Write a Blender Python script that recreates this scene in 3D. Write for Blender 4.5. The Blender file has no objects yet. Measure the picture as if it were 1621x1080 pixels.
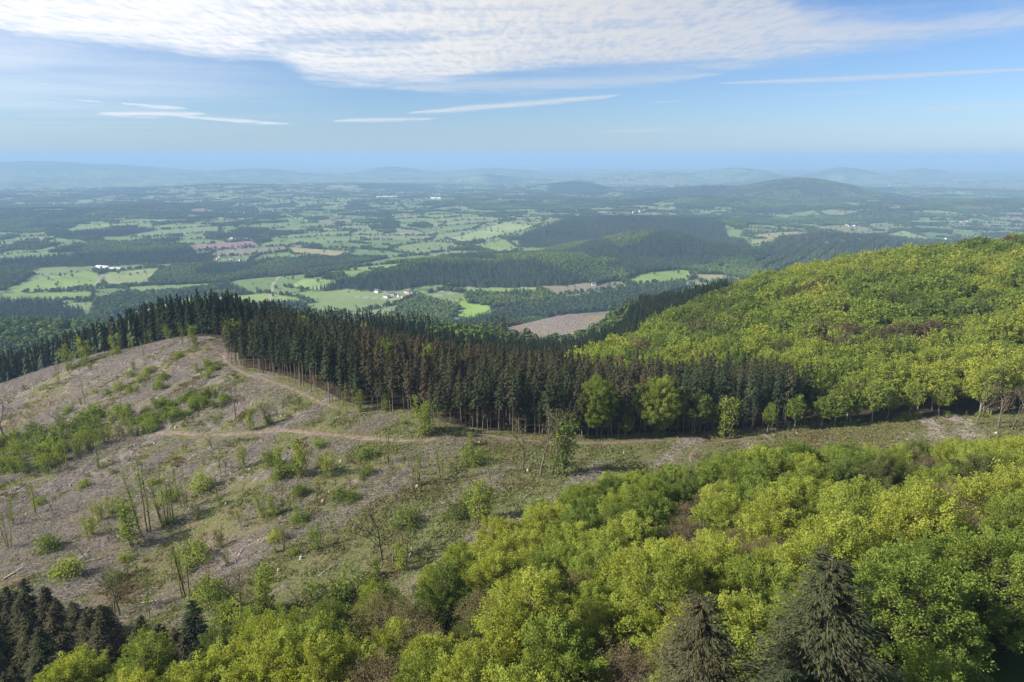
import bpy, math
import numpy as np
from math import radians as R_

rng = np.random.default_rng(7)
S = bpy.context.scene
COL = S.collection

# ------------------------------------------------------------------ camera, sky, sun, exposure
PITCH = 15.0
FPX = 1621 * 24.0 / 36.0
cam = bpy.data.cameras.new('camera'); cam.lens = 24; cam.sensor_width = 36
cam.clip_start = 0.5; cam.clip_end = 200000
camo = bpy.data.objects.new('camera', cam); COL.objects.link(camo)
camo.location = (0, 0, 0); camo.rotation_euler = (R_(90 - PITCH), 0, 0)
S.camera = camo
SUN_AZ, SUN_EL = -103.0, 34.0          # azimuth from the view direction (+Y), positive to the right
sun = bpy.data.lights.new('sun', 'SUN'); sun.energy = 4.9; sun.angle = R_(0.5); sun.color = (1, .93, .82)
suno = bpy.data.objects.new('sun', sun); COL.objects.link(suno)
suno.rotation_euler = (R_(90 - SUN_EL), 0, R_(180 - SUN_AZ))
S.view_settings.view_transform = 'Standard'; S.view_settings.look = 'None'
S.view_settings.exposure = 0.92; S.view_settings.gamma = 1
S.cycles.use_denoising = True
S.cycles.max_bounces = 5; S.cycles.diffuse_bounces = 3; S.cycles.transmission_bounces = 3; S.cycles.volume_bounces = 1
HAZE_DENSITY = 1.0e-4; HAZE_COLOR = (0.365, 0.565, 0.85)

sp_, cp_ = math.sin(R_(PITCH)), math.cos(R_(PITCH))
def ray(u, v):
    xc, yc = (u - 810.5) / FPX, (540 - v) / FPX
    return np.array([xc, cp_ + yc * sp_, -sp_ + yc * cp_])
def project(p):
    x, y, z = p[..., 0], p[..., 1], p[..., 2]
    d = y * cp_ - z * sp_; up = y * sp_ + z * cp_
    d = np.where(d < 1, 1, d)
    return 810.5 + FPX * x / d, 540 - FPX * up / d, d
def azel(u, v):
    r = ray(u, v); r = r / np.linalg.norm(r)
    return math.degrees(math.atan2(r[0], r[1])), math.degrees(math.asin(r[2]))

W = bpy.data.worlds.new('World'); S.world = W; W.use_nodes = True
class NT:
    """tiny helper for node trees"""
    def __init__(s, t): s.t = t
    def n(s, typ, **kw):
        x = s.t.nodes.new(typ)
        for k, v in kw.items(): setattr(x, k, v)
        return x
    def put(s, sock, v):
        if v is None: return
        if isinstance(v, (int, float)) and hasattr(sock, 'default_value') and not hasattr(sock.default_value, '__len__'): sock.default_value = v
        elif isinstance(v, (tuple, list)): sock.default_value = tuple(v)
        elif isinstance(v, (int, float)): sock.default_value = (v, v, v)
        else: s.t.links.new(v, sock)
    def m(s, op, a, b=None, c=None, clamp=False):
        x = s.n('ShaderNodeMath', operation=op); x.use_clamp = clamp
        s.put(x.inputs[0], a); s.put(x.inputs[1], b); s.put(x.inputs[2], c)
        return x.outputs[0]
    def ss(s, v, lo, hi, a=0.0, b=1.0):
        x = s.n('ShaderNodeMapRange', interpolation_type='SMOOTHSTEP')
        for k, q in zip(range(5), (v, lo, hi, a, b)): s.put(x.inputs[k], q)
        return x.outputs[0]
    def mix(s, f, a, b, typ='MIX'):
        x = s.n('ShaderNodeMix', data_type='RGBA', blend_type=typ)
        s.put(x.inputs[0], f); s.put(x.inputs[6], a if not isinstance(a, tuple) else (*a, 1)); s.put(x.inputs[7], b if not isinstance(b, tuple) else (*b, 1))
        return x.outputs[2]
    def noise(s, vec, scale, detail=4, rough=.55, dist=0):
        x = s.n('ShaderNodeTexNoise'); s.put(x.inputs['Vector'], vec); x.inputs['Scale'].default_value = scale
        x.inputs['Detail'].default_value = detail; x.inputs['Roughness'].default_value = rough; x.inputs['Distortion'].default_value = dist
        return x.outputs['Fac']
    def ramp(s, f, stops):
        x = s.n('ShaderNodeValToRGB'); e = x.color_ramp.elements
        while len(e) < len(stops): e.new(.5)
        for q, (p, c) in zip(e, stops): q.position = p; q.color = (*c, 1)
        s.put(x.inputs[0], f); return x.outputs[0]
    def comb(s, x_, y_, z_=0.0):
        x = s.n('ShaderNodeCombineXYZ'); s.put(x.inputs[0], x_); s.put(x.inputs[1], y_); s.put(x.inputs[2], z_); return x.outputs[0]
    def curve(s, f, pts):
        x = s.n('ShaderNodeFloatCurve'); c = x.mapping.curves[0]
        while len(c.points) < len(pts): c.points.new(.5, .5)
        for q, (a, b) in zip(c.points, pts): q.location = (a, b); q.handle_type = 'AUTO_CLAMPED'
        x.mapping.update(); s.put(x.inputs['Value'], f); return x.outputs[0]

def build_world():
    t = NT(W.node_tree); W.node_tree.nodes.clear()
    sky = t.n('ShaderNodeTexSky', sky_type='NISHITA'); sky.sun_disc = False
    sky.sun_elevation = R_(SUN_EL); sky.sun_rotation = R_(SUN_AZ); sky.altitude = 600
    sky.air_density = 1.0; sky.dust_density = 0.25; sky.ozone_density = 2.5
    tc = t.n('ShaderNodeTexCoord').outputs['Generated']
    sx = t.n('ShaderNodeSeparateXYZ'); t.put(sx.inputs[0], tc); X, Y, Z = sx.outputs
    zc = t.m('MAXIMUM', Z, .012)
    px, py = t.m('DIVIDE', X, zc), t.m('DIVIDE', Y, zc)            # a flat cloud layer seen from below
    P = t.comb(px, py)
    el0 = t.m('MULTIPLY', t.m('ARCSINE', Z), 57.2958)
    az0 = t.m('MULTIPLY', t.m('ARCTAN2', X, Y), 57.2958)
    wn = t.noise(P, .55, 5, .62)
    wn2 = t.noise(t.comb(t.m('MULTIPLY', px, 1), t.m('MULTIPLY', py, 1), 7.3), 1.6, 4, .6)
    el = t.m('ADD', el0, t.m('MULTIPLY', t.m('SUBTRACT', wn, .5), t.m('MULTIPLY', el0, .36)))
    el = t.m('ADD', el, t.m('MULTIPLY', t.m('SUBTRACT', wn2, .5), t.m('MULTIPLY', el0, .26)))
    def K(pts): return [((min(1, max(0, (azel(u, v)[0] + 60) / 120))), azel(u, v)[1] / 40) for u, v in pts]
    azn = t.m('DIVIDE', t.m('ADD', az0, 60), 120)
    low = t.m('MULTIPLY', t.curve(azn, [(0, azel(0, 72)[1] / 40)] + K([(0, 76), (160, 84), (330, 97), (440, 108), (500, 138), (700, 143), (880, 122), (1050, 124), (1150, 120), (1230, 104), (1330, 92), (1500, 78), (1621, 66)]) + [(1, .3)]), 40)
    top = t.m('MULTIPLY', t.curve(azn, [(0, 1), ((azel(900, 0)[0] + 60) / 120, 1), ((azel(1120, 0)[0] + 60) / 120, .5)] + K([(1230, -25), (1300, 0), (1450, 12), (1621, 0)]) + [(1, .34)]), 40)
    sheet = t.m('MULTIPLY', t.ss(t.m('SUBTRACT', el, low), -.4, 1.5), t.ss(t.m('SUBTRACT', top, el), -.5, 1.8))
    # small dapples of the altocumulus, in cloud-layer metres
    rip = t.noise(t.comb(px, t.m('MULTIPLY', py, .28), 3.0), 11, 4, .6, .3)
    rip2 = t.noise(t.comb(t.m('MULTIPLY', px, .35), py, 2.0), 2.2, 5, .6, .3)
    dens = t.m('ADD', t.m('MULTIPLY', rip, .55), t.m('MULTIPLY', rip2, .75))
    op = t.ss(dens, .42, .70, .68, 1)
    edgefade = t.ss(t.m('SUBTRACT', el, low), -.2, 2.0)
    op = t.m('MULTIPLY', op, t.m('ADD', t.m('MULTIPLY', edgefade, .35), .65))
    right = t.ss(az0, -6, 34, 1, .62)
    sheet = t.m('MULTIPLY', t.m('MULTIPLY', sheet, op), right)
    # a gap of blue in the sheet
    def streak(u0, v0, u1, v1, w, op, wob=.30, soft=1.0):
        a0, e0 = azel(u0, v0); a1, e1 = azel(u1, v1)
        f = t.m('DIVIDE', t.m('SUBTRACT', az0, a0), a1 - a0)
        line = t.m('ADD', t.m('MULTIPLY', f, e1 - e0), e0)
        ee = t.m('ADD', el0, t.m('MULTIPLY', t.m('SUBTRACT', wn2, .5), wob))
        ee = t.m('ADD', ee, t.m('MULTIPLY', t.m('SUBTRACT', wn, .5), wob))
        d = t.m('ABSOLUTE', t.m('SUBTRACT', ee, line))
        pr = t.m('MULTIPLY', t.m('MULTIPLY', f, t.m('SUBTRACT', 1, f)), 4, clamp=True)
        pr = t.m('POWER', pr, .6)
        ww = t.m('MULTIPLY', pr, t.m('MULTIPLY', t.m('ADD', wn2, .45), w))
        r = t.m('DIVIDE', d, t.m('ADD', ww, .004))
        return t.m('MULTIPLY', t.m('MULTIPLY', t.ss(r, 1.6, 0.0), op * .85), t.ss(pr, .02, .4))
    gap = streak(400, 66, 705, 60, .6, .5, .9)
    gap2 = streak(700, 122, 1180, 92, .45, .75, .5)
    sheet = t.m('MULTIPLY', sheet, t.m('SUBTRACT', 1, t.m('MAXIMUM', gap, gap2)))
    veil = t.m('MULTIPLY', t.ss(az0, -8, -38), t.ss(el0, .2, 6))
    veil = t.m('MULTIPLY', veil, t.ss(t.noise(t.comb(t.m('MULTIPLY', px, .3), t.m('MULTIPLY', py, .5), 4), .6, 3), .3, .7, .15, .6))
    allm = sheet
    for a in [(525, 191, 690, 188, .16, .75), (640, 180, 985, 150, .22, .85), (150, 180, 330, 181, .22, .9), (270, 184, 460, 197, .13, .9),
              (190, 165, 300, 172, .10, .8), (90, 157, 170, 163, .07, .6), (1130, 132, 1660, 107, .17, .65, .15), (940, 209, 1090, 204, .13, .55),
              (1440, 172, 1700, 164, .22, .38), (1210, 191, 1400, 188, .12, .28), (1020, 163, 1090, 161, .07, .4), (1480, 200, 1700, 198, .12, .3),
              (20, 135, 210, 110, .5, .28), (-200, 150, 300, 175, .8, .25), (600, 140, 1150, 118, .55, .5, .6), (1240, 152, 1420, 143, .12, .15)]:
        allm = t.m('MAXIMUM', allm, streak(*a))
    allm = t.m('MAXIMUM', allm, veil)
    grey = t.ss(t.m('ADD', t.m('MULTIPLY', rip, .6), t.m('MULTIPLY', rip2, .4)), .38, .60)
    ccol = t.mix(grey, (.86, .90, .97), (1.0, .99, .98))
    lit = t.ss(az0, 15, -35, .74, 1.04)                            # the sheet is thicker and brighter towards the sun
    ccol = t.mix(1.0, ccol, t.comb(lit, lit, lit), 'MULTIPLY')
    b1 = t.n('ShaderNodeBackground'); g1 = t.ss(el0, -.2, 4.5); hz = t.mix(g1, (.385, .455, .60), (.42, .50, .64))
    t.put(b1.inputs[0], t.mix(1.0, sky.outputs[0], hz, 'MULTIPLY')); b1.inputs[1].default_value = .11
    b2 = t.n('ShaderNodeBackground'); t.put(b2.inputs[0], ccol); b2.inputs[1].default_value = .56
    mx = t.n('ShaderNodeMixShader'); t.put(mx.inputs[0], allm)
    t.t.links.new(b1.outputs[0], mx.inputs[1]); t.t.links.new(b2.outputs[0], mx.inputs[2])
    o = t.n('ShaderNodeOutputWorld'); t.t.links.new(mx.outputs[0], o.inputs[0])
build_world()

# ------------------------------------------------------------------ numeric noise
def _hash(i, j, s):
    h = (i.astype(np.int64) * 374761393 + j.astype(np.int64) * 668265263 + s * 974634777) & 0xFFFFFFFF
    h = ((h ^ (h >> 13)) * 1274126177) & 0xFFFFFFFF
    h = (h ^ (h >> 16)) & 0xFFFFFFFF
    return h / 4294967295.0
def vnoise(x, y, s=0):
    i, j = np.floor(x), np.floor(y); fx, fy = x - i, y - j
    fx = fx * fx * fx * (fx * (fx * 6 - 15) + 10); fy = fy * fy * fy * (fy * (fy * 6 - 15) + 10)
    a = _hash(i, j, s); b = _hash(i + 1, j, s); c = _hash(i, j + 1, s); d = _hash(i + 1, j + 1, s)
    return (a + (b - a) * fx) * (1 - fy) + (c + (d - c) * fx) * fy
def fbm(x, y, s=0, o=4):
    r = 0; a = .5; t = 0
    for k in range(o):
        r = r + a * vnoise(x * 2 ** k + 17 * k, y * 2 ** k - 9 * k, s + k); t += a; a *= .5
    return r / t
def sstep(v, a, b):
    t = np.clip((v - a) / (b - a), 0, 1); return t * t * (3 - 2 * t)

# ------------------------------------------------------------------ terrain
def gp(u, v, Y):                 # a ground point seen at pixel (u, v), Y metres ahead
    r = ray(u, v); return tuple(r * Y / r[1])
def gc(u, v, Y, h):              # the same for a crown top h metres above the ground
    p = gp(u, v, Y); return (p[0], p[1], p[2] - h)
CP = [gp(290, 945, 142), gp(0, 900, 158), gp(-200, 900, 165), gp(0, 760, 215), gp(0, 690, 290), gp(-150, 700, 290), gp(0, 612, 400), gp(150, 562, 380),
      gp(310, 531, 345), gp(362, 580, 290), gp(250, 650, 255), gp(500, 620, 250), gp(500, 800, 170), gp(600, 885, 140), gp(700, 690, 208),
      gp(850, 760, 175), gp(900, 700, 205), gp(1000, 722, 195), gp(1250, 690, 205), gp(1600, 665, 213), gp(1900, 650, 220), gp(400, 870, 150), gp(100, 830, 185),
      (0, 50, -62), (60, 60, -58), (40, 120, -74), (125, 130, -72), (100, 60, -52), (-60, 90, -83), (-60, 50, -74), (-22, 95, -79), (-120, 110, -96),
      (-100, 60, -88), (-200, 100, -108), (170, 100, -60), (0, 0, -52), (0, -100, -48), (-200, -100, -85), (200, -100, -40), (0, -400, -60), (-450, -200, -150),
      (450, -250, -40), (-450, 150, -160), (0, -900, -90), (900, -500, -60), (-900, -400, -230), (-900, 300, -280), (450, 200, -62), (900, 100, -60),
      gc(1600, 382, 560, 14), gc(1400, 405, 560, 14), gc(1200, 441, 540, 14), gc(1050, 503, 450, 14), gc(885, 568, 320, 14), gc(1500, 520, 300, 15), gc(1900, 350, 560, 14),
      gc(1250, 540, 300, 15), gc(1080, 570, 290, 15),
      gc(1000, 493, 600, 22), gc(1085, 452, 640, 22), gc(900, 545, 480, 22), gc(600, 520, 380, 23), gc(600, 487, 490, 22), gc(450, 478, 470, 22), gc(760, 500, 520, 22),
      gc(340, 475, 405, 23), gc(200, 518, 430, 23), gc(30, 568, 450, 22), gc(-150, 600, 450, 22),
      gp(60, 528, 900), gp(-300, 540, 850), (150, 950, -225), (-80, 800, -215), (-250, 750, -205), (350, 800, -195), (520, 850, -195), (700, 900, -200), gc(870, 535, 600, 22), gp(880, 527, 680), gp(900, 498, 775), gp(960, 497, 775),
      (-250, 1100, -300), (100, 1300, -310), (0, 1600, -345), (-600, 1200, -300), (500, 1300, -280), (900, 1200, -300), (-1000, 1200, -330), (-900, 800, -270), (1100, 700, -190),
      (1500, 500, -160), (1500, 1500, -300), (-1500, 500, -330), (-1500, 1600, -350), (700, 1700, -335), (-500, 1800, -350), (1500, -800, -90), (0, -1600, -150), (-1500, -900, -300)]
CP = np.array(CP)
def _tps(r2): return .5 * r2 * np.log(np.maximum(r2, 1e-6))
def _fit():
    n = len(CP); X = CP[:, :2] / 300.0
    K = _tps(((X[:, None] - X[None]) ** 2).sum(-1)) + np.eye(n) * .002
    Pm = np.c_[np.ones(n), X]
    A = np.zeros((n + 3, n + 3)); A[:n, :n] = K; A[:n, n:] = Pm; A[n:, :n] = Pm.T
    return np.linalg.solve(A, np.r_[CP[:, 2], 0, 0, 0]), X
TW, TX = _fit()
def tps(x, y):
    sh = np.shape(x); x = np.ravel(x) / 300.0; y = np.ravel(y) / 300.0; out = np.empty(len(x))
    for k in range(0, len(x), 60000):
        a, b = x[k:k + 60000], y[k:k + 60000]
        r2 = (a[:, None] - TX[None, :, 0]) ** 2 + (b[:, None] - TX[None, :, 1]) ** 2
        out[k:k + 60000] = _tps(r2) @ TW[:-3] + TW[-3] + TW[-2] * a + TW[-1] * b
    return out.reshape(sh)
# far hills: (u, v of the top, Y, half width m, half depth m, height above plain or None)
HILLS = []
def plain0(x, y):
    r = np.hypot(x, y)
    z = -362 - 30 * sstep(r, 2500, 9000) + (fbm(x / 1700, y / 1700, 5, 4) - .5) * (62 + 40 * sstep(r, 5000, 15000))
    z = z + (fbm(x / 5200, y / 4200, 15, 3) - .5) * 120 * sstep(r, 9000, 18000)
    return z
def hill(u, v, Y, sx, sy, base=-385.0, rot=0):
    p = gp(u, v, Y); hh = p[2] - (12 if Y < 12000 else 0) - float(plain0(np.array([p[0]]), np.array([p[1]]))[0])
    HILLS.append((p[0], p[1], max(hh, 60.0), sx, sy, R_(rot)))
hill(1035, 365, 2650, 220, 260, -350); hill(1110, 392, 2500, 230, 240, -350)
hill(880, 416, 2150, 420, 260, -350); hill(690, 432, 2050, 330, 200, -350)
hill(1010, 347, 3700, 520, 330); hill(1100, 346, 3600, 360, 260); hill(1330, 383, 2700, 420, 300, -350)
hill(913, 288, 9000, 260, 500); hill(880, 299, 9100, 260, 450)
hill(1270, 281, 7200, 560, 700); hill(1160, 295, 7400, 600, 600); hill(1130, 310, 5700, 500, 400); hill(1330, 318, 5200, 450, 350)
hill(1345, 267, 14000, 450, 900); hill(1460, 268, 15000, 450, 700); hill(1180, 268, 13000, 700, 900)
hill(350, 293, 8600, 900, 700); hill(430, 300, 8000, 500, 500); hill(570, 294, 9000, 600, 500); hill(230, 328, 5200, 420, 300)
hill(620, 265, 16500, 650, 900); hill(780, 267, 17000, 900, 900); hill(770, 277, 12500, 420, 700); hill(400, 268, 15500, 900, 900)
hill(30, 257, 15000, 2600, 2500); hill(-150, 256, 14000, 3000, 3000); hill(150, 261, 15500, 1400, 2200); hill(-400, 254, 14000, 3000, 3000)
hill(40, 340, 4600, 700, 350); hill(1560, 318, 5600, 700, 400); hill(1020, 272, 13000, 900, 1000)
hill(250, 252.5, 42000, 3500, 5000); hill(470, 250.5, 50000, 4500, 5000); hill(330, 254, 36000, 4200, 4000); hill(800, 245.5, 56000, 3600, 5000); hill(700, 250, 52000, 4500, 5000)
hill(900, 247.5, 56000, 3500, 5000); hill(1040, 247, 58000, 5200, 5000); hill(1180, 251, 52000, 6000, 5000); hill(1590, 244, 58000, 3800, 5000); hill(1450, 250, 56000, 4800, 5000); hill(600, 251.5, 48000, 5000, 4000)
def plain(x, y):
    z = plain0(x, y)
    hm = 0 * z
    for hx, hy, hh, sx, sy, ro in HILLS:
        q = ((x - hx) / sx) ** 2 + ((y - hy) / sy) ** 2
        hm = np.maximum(hm, hh * np.exp(-q * .62))
    return np.minimum(z + hm, 100)
def G(x, y):
    x = np.asarray(x, float); y = np.asarray(y, float)
    r = np.hypot(x, y); w = sstep(r, 1150, 1750)
    z = np.empty(np.shape(x)); z[...] = 0
    m = w < 1
    if m.any(): z[m] = tps(x[m], y[m]) * (1 - w[m])
    m = w > 0
    if m.any(): z[m] += plain(x[m], y[m]) * w[m]
    z = z + (fbm(x / 26, y / 26, 31, 4) - .5) * 2.6 * (1 - sstep(r, 700, 1500)) * sstep(r, 20, 90)
    return z
def hit(u, v, h=0.0, lo=32):
    r = ray(u, v); t = np.geomspace(lo, 70000, 1400)
    p = r[None] * t[:, None]; f = p[:, 2] - (G(p[:, 0], p[:, 1]) + h)
    k = np.argmax(f < 0)
    if f[k] >= 0: return None
    if k == 0: k = 1
    a, b = t[k - 1], t[k]
    for _ in range(18):
        c = .5 * (a + b); q = r * c
        if q[2] - (float(G(np.array([q[0]]), np.array([q[1]]))[0]) + h) < 0: b = c
        else: a = c
    q = r * b; return q
def poly(pix, h=0.0, lo=32):
    out = [hit(u, v, h, lo) for u, v in pix]
    return np.array([q[:2] for q in out if q is not None])
def inside(P, x, y):
    r = np.zeros(np.shape(x), bool); n = len(P)
    x0, y0, x1, y1 = P[:, 0].min(), P[:, 1].min(), P[:, 0].max(), P[:, 1].max()
    b = (x >= x0) & (x <= x1) & (y >= y0) & (y <= y1)
    if not b.any(): return r
    X, Y = x[b], y[b]; rr = np.zeros(X.shape, bool)
    for i in range(n):
        ax, ay = P[i]; bx, by = P[(i + 1) % n]
        if ay == by: continue
        c = ((ay > Y) != (by > Y)) & (X < (bx - ax) * (Y - ay) / (by - ay) + ax)
        rr ^= c
    r[b] = rr; return r
def segdist(P, x, y, closed=False):
    d = np.full(np.shape(x), 1e9); n = len(P)
    for i in range(n if closed else n - 1):
        a = P[i]; b = P[(i + 1) % n]; ab = b - a; L = max(ab @ ab, 1e-9)
        t = np.clip(((x - a[0]) * ab[0] + (y - a[1]) * ab[1]) / L, 0, 1)
        d = np.minimum(d, np.hypot(x - a[0] - t * ab[0], y - a[1] - t * ab[1]))
    return d

# stand outlines, as places on the ground
CON_FRONT = poly([(357, 556), (361, 583), (400, 590), (440, 601), (480, 617), (520, 640), (560, 650), (640, 658), (700, 678), (760, 688), (830, 693), (900, 697),
                  (1000, 693), (1060, 690), (1150, 688), (1230, 680), (1290, 672)])
CON_BACK = poly([(1180, 450), (1085, 452), (985, 505), (900, 534), (800, 530), (700, 518), (600, 500), (450, 492), (372, 500)], 18)
CON = np.vstack([CON_FRONT, CON_FRONT[-1:] + [[5, 60]], CON_BACK])
BEE_FRONT = poly([(1290, 672), (1400, 667), (1500, 662), (1621, 652), (1760, 645)])
BEE_BACK = np.array([[700, 260], [760, 700], list(gp(1700, 378, 640)[:2]), list(gp(1621, 375, 620)[:2]), list(gp(1400, 403, 620)[:2]), list(gp(1200, 440, 590)[:2]), list(gp(1050, 500, 490)[:2]), list(gp(885, 566, 335)[:2]),
                     list(gp(930, 600, 285)[:2]), list(gp(1080, 590, 275)[:2]), list(gp(1290, 580, 262)[:2])])
BEE = np.vstack([BEE_FRONT, BEE_BACK])
CON_W = CON
FG = poly([(330, 1050), (400, 1003), (470, 975), (545, 968), (600, 928), (640, 905), (735, 850), (880, 772), (1000, 742), (1085, 732), (1180, 706), (1260, 700), (1330, 700), (1450, 694), (1540, 684), (1621, 684), (1800, 680)], 12)
FG = np.vstack([FG, [[330, 60], [300, -60], [-120, -60], [-95, 60]]])
DOUG = np.vstack([poly([(-160, 905), (0, 925), (120, 940), (190, 965), (260, 985), (330, 1010), (340, 1060)], 11), [[-75, 60], [-200, 40], [-260, 110]]])
RIDGE = np.array([gp(-200, 668, 402)[:2], gp(0, 612, 400)[:2], gp(75, 587, 392)[:2], gp(150, 562, 380)[:2], gp(230, 546, 362)[:2], gp(310, 531, 345)[:2], gp(352, 531, 338)[:2]])
CLEAR = np.vstack([CON_FRONT, BEE_FRONT, [[330, 210], [300, 120], [100, 90], [0, 60], [-100, 90], [-220, 80], [-340, 150], [-420, 300]],
                   RIDGE + np.array([0, 1])])

PATH_A = poly([(235, 684), (262, 684), (300, 688), (345, 689), (395, 686), (430, 682), (470, 683), (520, 688), (580, 694), (640, 699), (690, 698), (712, 690), (725, 686), (770, 689), (830, 697), (900, 702), (1000, 700), (1060, 697)])
PATH_B = poly([(353, 560), (360, 574), (385, 590), (420, 600), (455, 612), (490, 628), (520, 642), (545, 650)])
PATH_C = poly([(1215, 690), (1180, 693), (1140, 699), (1112, 707), (1092, 716), (1085, 724), (1100, 735)])
TRACKS = [poly([(560, 812), (640, 782), (700, 760), (745, 732)]), poly([(120, 925), (190, 890), (260, 845), (330, 800), (380, 790)]), poly([(0, 975), (60, 930), (140, 880)]), poly([(0, 770), (80, 745), (160, 722), (220, 690)])]

FAR = []      # (polygon, kind, colour)
def far(pix, kind, col=None, lo=560, h=0): FAR.append((poly(pix, h, lo), kind, col))
PALE, TAN, LIME, PLOW, DEEP = (.19, .25, .09), (.27, .25, .13), (.17, .27, .06), (.20, .14, .13), (.10, .18, .05)
far([(0, 456), (60, 440), (140, 428), (160, 433), (165, 452), (100, 461), (20, 466)], 'f', (.20, .27, .09))
far([(160, 432), (235, 424), (258, 424), (238, 450), (165, 456)], 'f', (.23, .27, .12))
far([(0, 463), (150, 460), (150, 475), (60, 476), (0, 474)], 'f', PALE)
far([(185, 492), (290, 466), (360, 470), (420, 468), (330, 488), (250, 500), (190, 508)], 'f', (.20, .28, .09))
far([(300, 472), (420, 463), (470, 470), (500, 480), (330, 490)], 'f', PALE)
far([(712, 492), (728, 474), (790, 484), (760, 500), (735, 510)], 'f', (.20, .30, .07))
far([(690, 460), (720, 452), (850, 452), (860, 460), (750, 465)], 'f', PALE)
far([(878, 468), (985, 455), (1015, 461), (900, 478)], 'f', (.22, .26, .12))
far([(985, 442), (1060, 424), (1120, 432), (1090, 445), (1000, 452)], 'f', (.20, .28, .08))
far([(1090, 433), (1190, 434), (1205, 441), (1110, 448)], 'f', TAN)
far([(295, 388), (400, 381), (415, 390), (320, 396)], 'f', (.26, .17, .18))
far([(705, 378), (800, 352), (850, 358), (820, 368), (730, 386)], 'f', (.24, .29, .14))
far([(740, 388), (800, 378), (830, 395), (790, 402)], 'f', PALE)
far([(1300, 376), (1430, 364), (1470, 376), (1400, 388), (1320, 386)], 'f', (.22, .28, .13))
far([(100, 362), (175, 352), (180, 362), (110, 370)], 'f', PALE)
far([(450, 390), (560, 398), (530, 410), (460, 402)], 'f', TAN)
far([(480, 440), (540, 445), (500, 462), (450, 455)], 'f', (.20, .27, .10))
far([(40, 511), (80, 504), (130, 515), (120, 528), (70, 546), (40, 540), (95, 520)], 'f', (.15, .18, .08), 500)
far([(790, 522), (870, 500), (962, 493), (990, 500), (960, 515), (930, 537), (860, 545), (800, 535)], 'c', None, 420)
far([(235, 445), (275, 420), (420, 418), (435, 432), (350, 448), (240, 452)], 'd')
far([(820, 388), (830, 370), (960, 345), (1130, 342), (1150, 374), (900, 392)], 'e')
far([(600, 442), (700, 425), (900, 410), (1000, 400), (1150, 388), (1175, 405), (1100, 425), (980, 440), (900, 452), (720, 455)], 'e')
far([(900, 408), (960, 380), (1040, 370), (1150, 375), (1190, 392), (1160, 410), (1000, 420)], 'e')
far([(850, 418), (880, 400), (960, 384), (1030, 370), (1085, 369), (1100, 378), (1010, 390), (960, 402), (990, 440), (940, 452)], 'd')
far([(870, 395), (960, 378), (1000, 372), (1000, 380), (940, 392), (890, 402)], 'd')
far([(1190, 372), (1260, 366), (1290, 370), (1220, 379)], 'f', TAN)
far([(1130, 352), (1230, 345), (1260, 352), (1170, 362)], 'd')
far([(1170, 408), (1230, 380), (1400, 372), (1450, 386), (1400, 408), (1200, 430)], 'e')
far([(1160, 410), (1300, 400), (1400, 405), (1200, 445), (1130, 432)], 'd')
far([(0, 500), (0, 478), (130, 492), (138, 508), (60, 504)], 'e', None, 500)
far([(-200, 560), (-200, 495), (0, 502), (38, 512), (90, 522), (40, 542), (0, 560)], 'd', None, 500)
far([(95, 515), (140, 505), (150, 480), (190, 465), (300, 470), (180, 500), (200, 520), (60, 560)], 'd', None, 500)
far([(735, 468), (870, 462), (860, 480), (800, 487), (740, 480)], 'd'); far([(630, 490), (660, 468), (730, 488), (700, 515), (600, 515)], 'd')
far([(640, 520), (740, 512), (800, 490), (1060, 450), (1100, 452), (960, 492), (880, 500), (800, 517)], 'm', None, 420)
far([(865, 306), (880, 290), (913, 284), (940, 288), (975, 303), (950, 309)], 'e'); far([(1100, 325), (1180, 285), (1300, 280), (1400, 300), (1395, 312), (1250, 330)], 'd')
far([(0, 368), (0, 335), (140, 338), (152, 348), (60, 368)], 'd'); far([(115, 402), (160, 388), (300, 391), (310, 402), (140, 410)], 'd')
far([(20, 412), (170, 402), (345, 405), (330, 416), (60, 424)], 'e'); far([(150, 340), (200, 320), (300, 325), (300, 338), (180, 346)], 'd')
far([(1250, 345), (1400, 335), (1450, 345), (1300, 358)], 'd'); far([(1450, 320), (1621, 312), (1700, 325), (1500, 335)], 'd')

LANES = [poly(p, 0, 500) for p in ([(424, 480), (430, 462), (431, 452), (445, 436), (480, 425)], [(30, 542), (55, 528), (76, 513)], [(690, 462), (740, 455), (800, 450), (860, 458)], [(150, 452), (162, 436), (166, 424)],
         [(560, 470), (620, 474), (680, 470), (730, 462)], [(330, 415), (400, 412), (470, 418)], [(1300, 385), (1380, 378), (1470, 380), (1530, 376)], [(500, 375), (560, 368), (660, 372), (720, 360)])]
STRIPED = poly([(1215, 432), (1195, 412), (1235, 380), (1400, 373), (1452, 386), (1400, 410)], 8, 560)
_a, _b = hit(1235, 420, 0, 560), hit(1290, 388, 0, 560); STR_DIR = (_b - _a)[:2] / np.linalg.norm((_b - _a)[:2])
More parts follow.
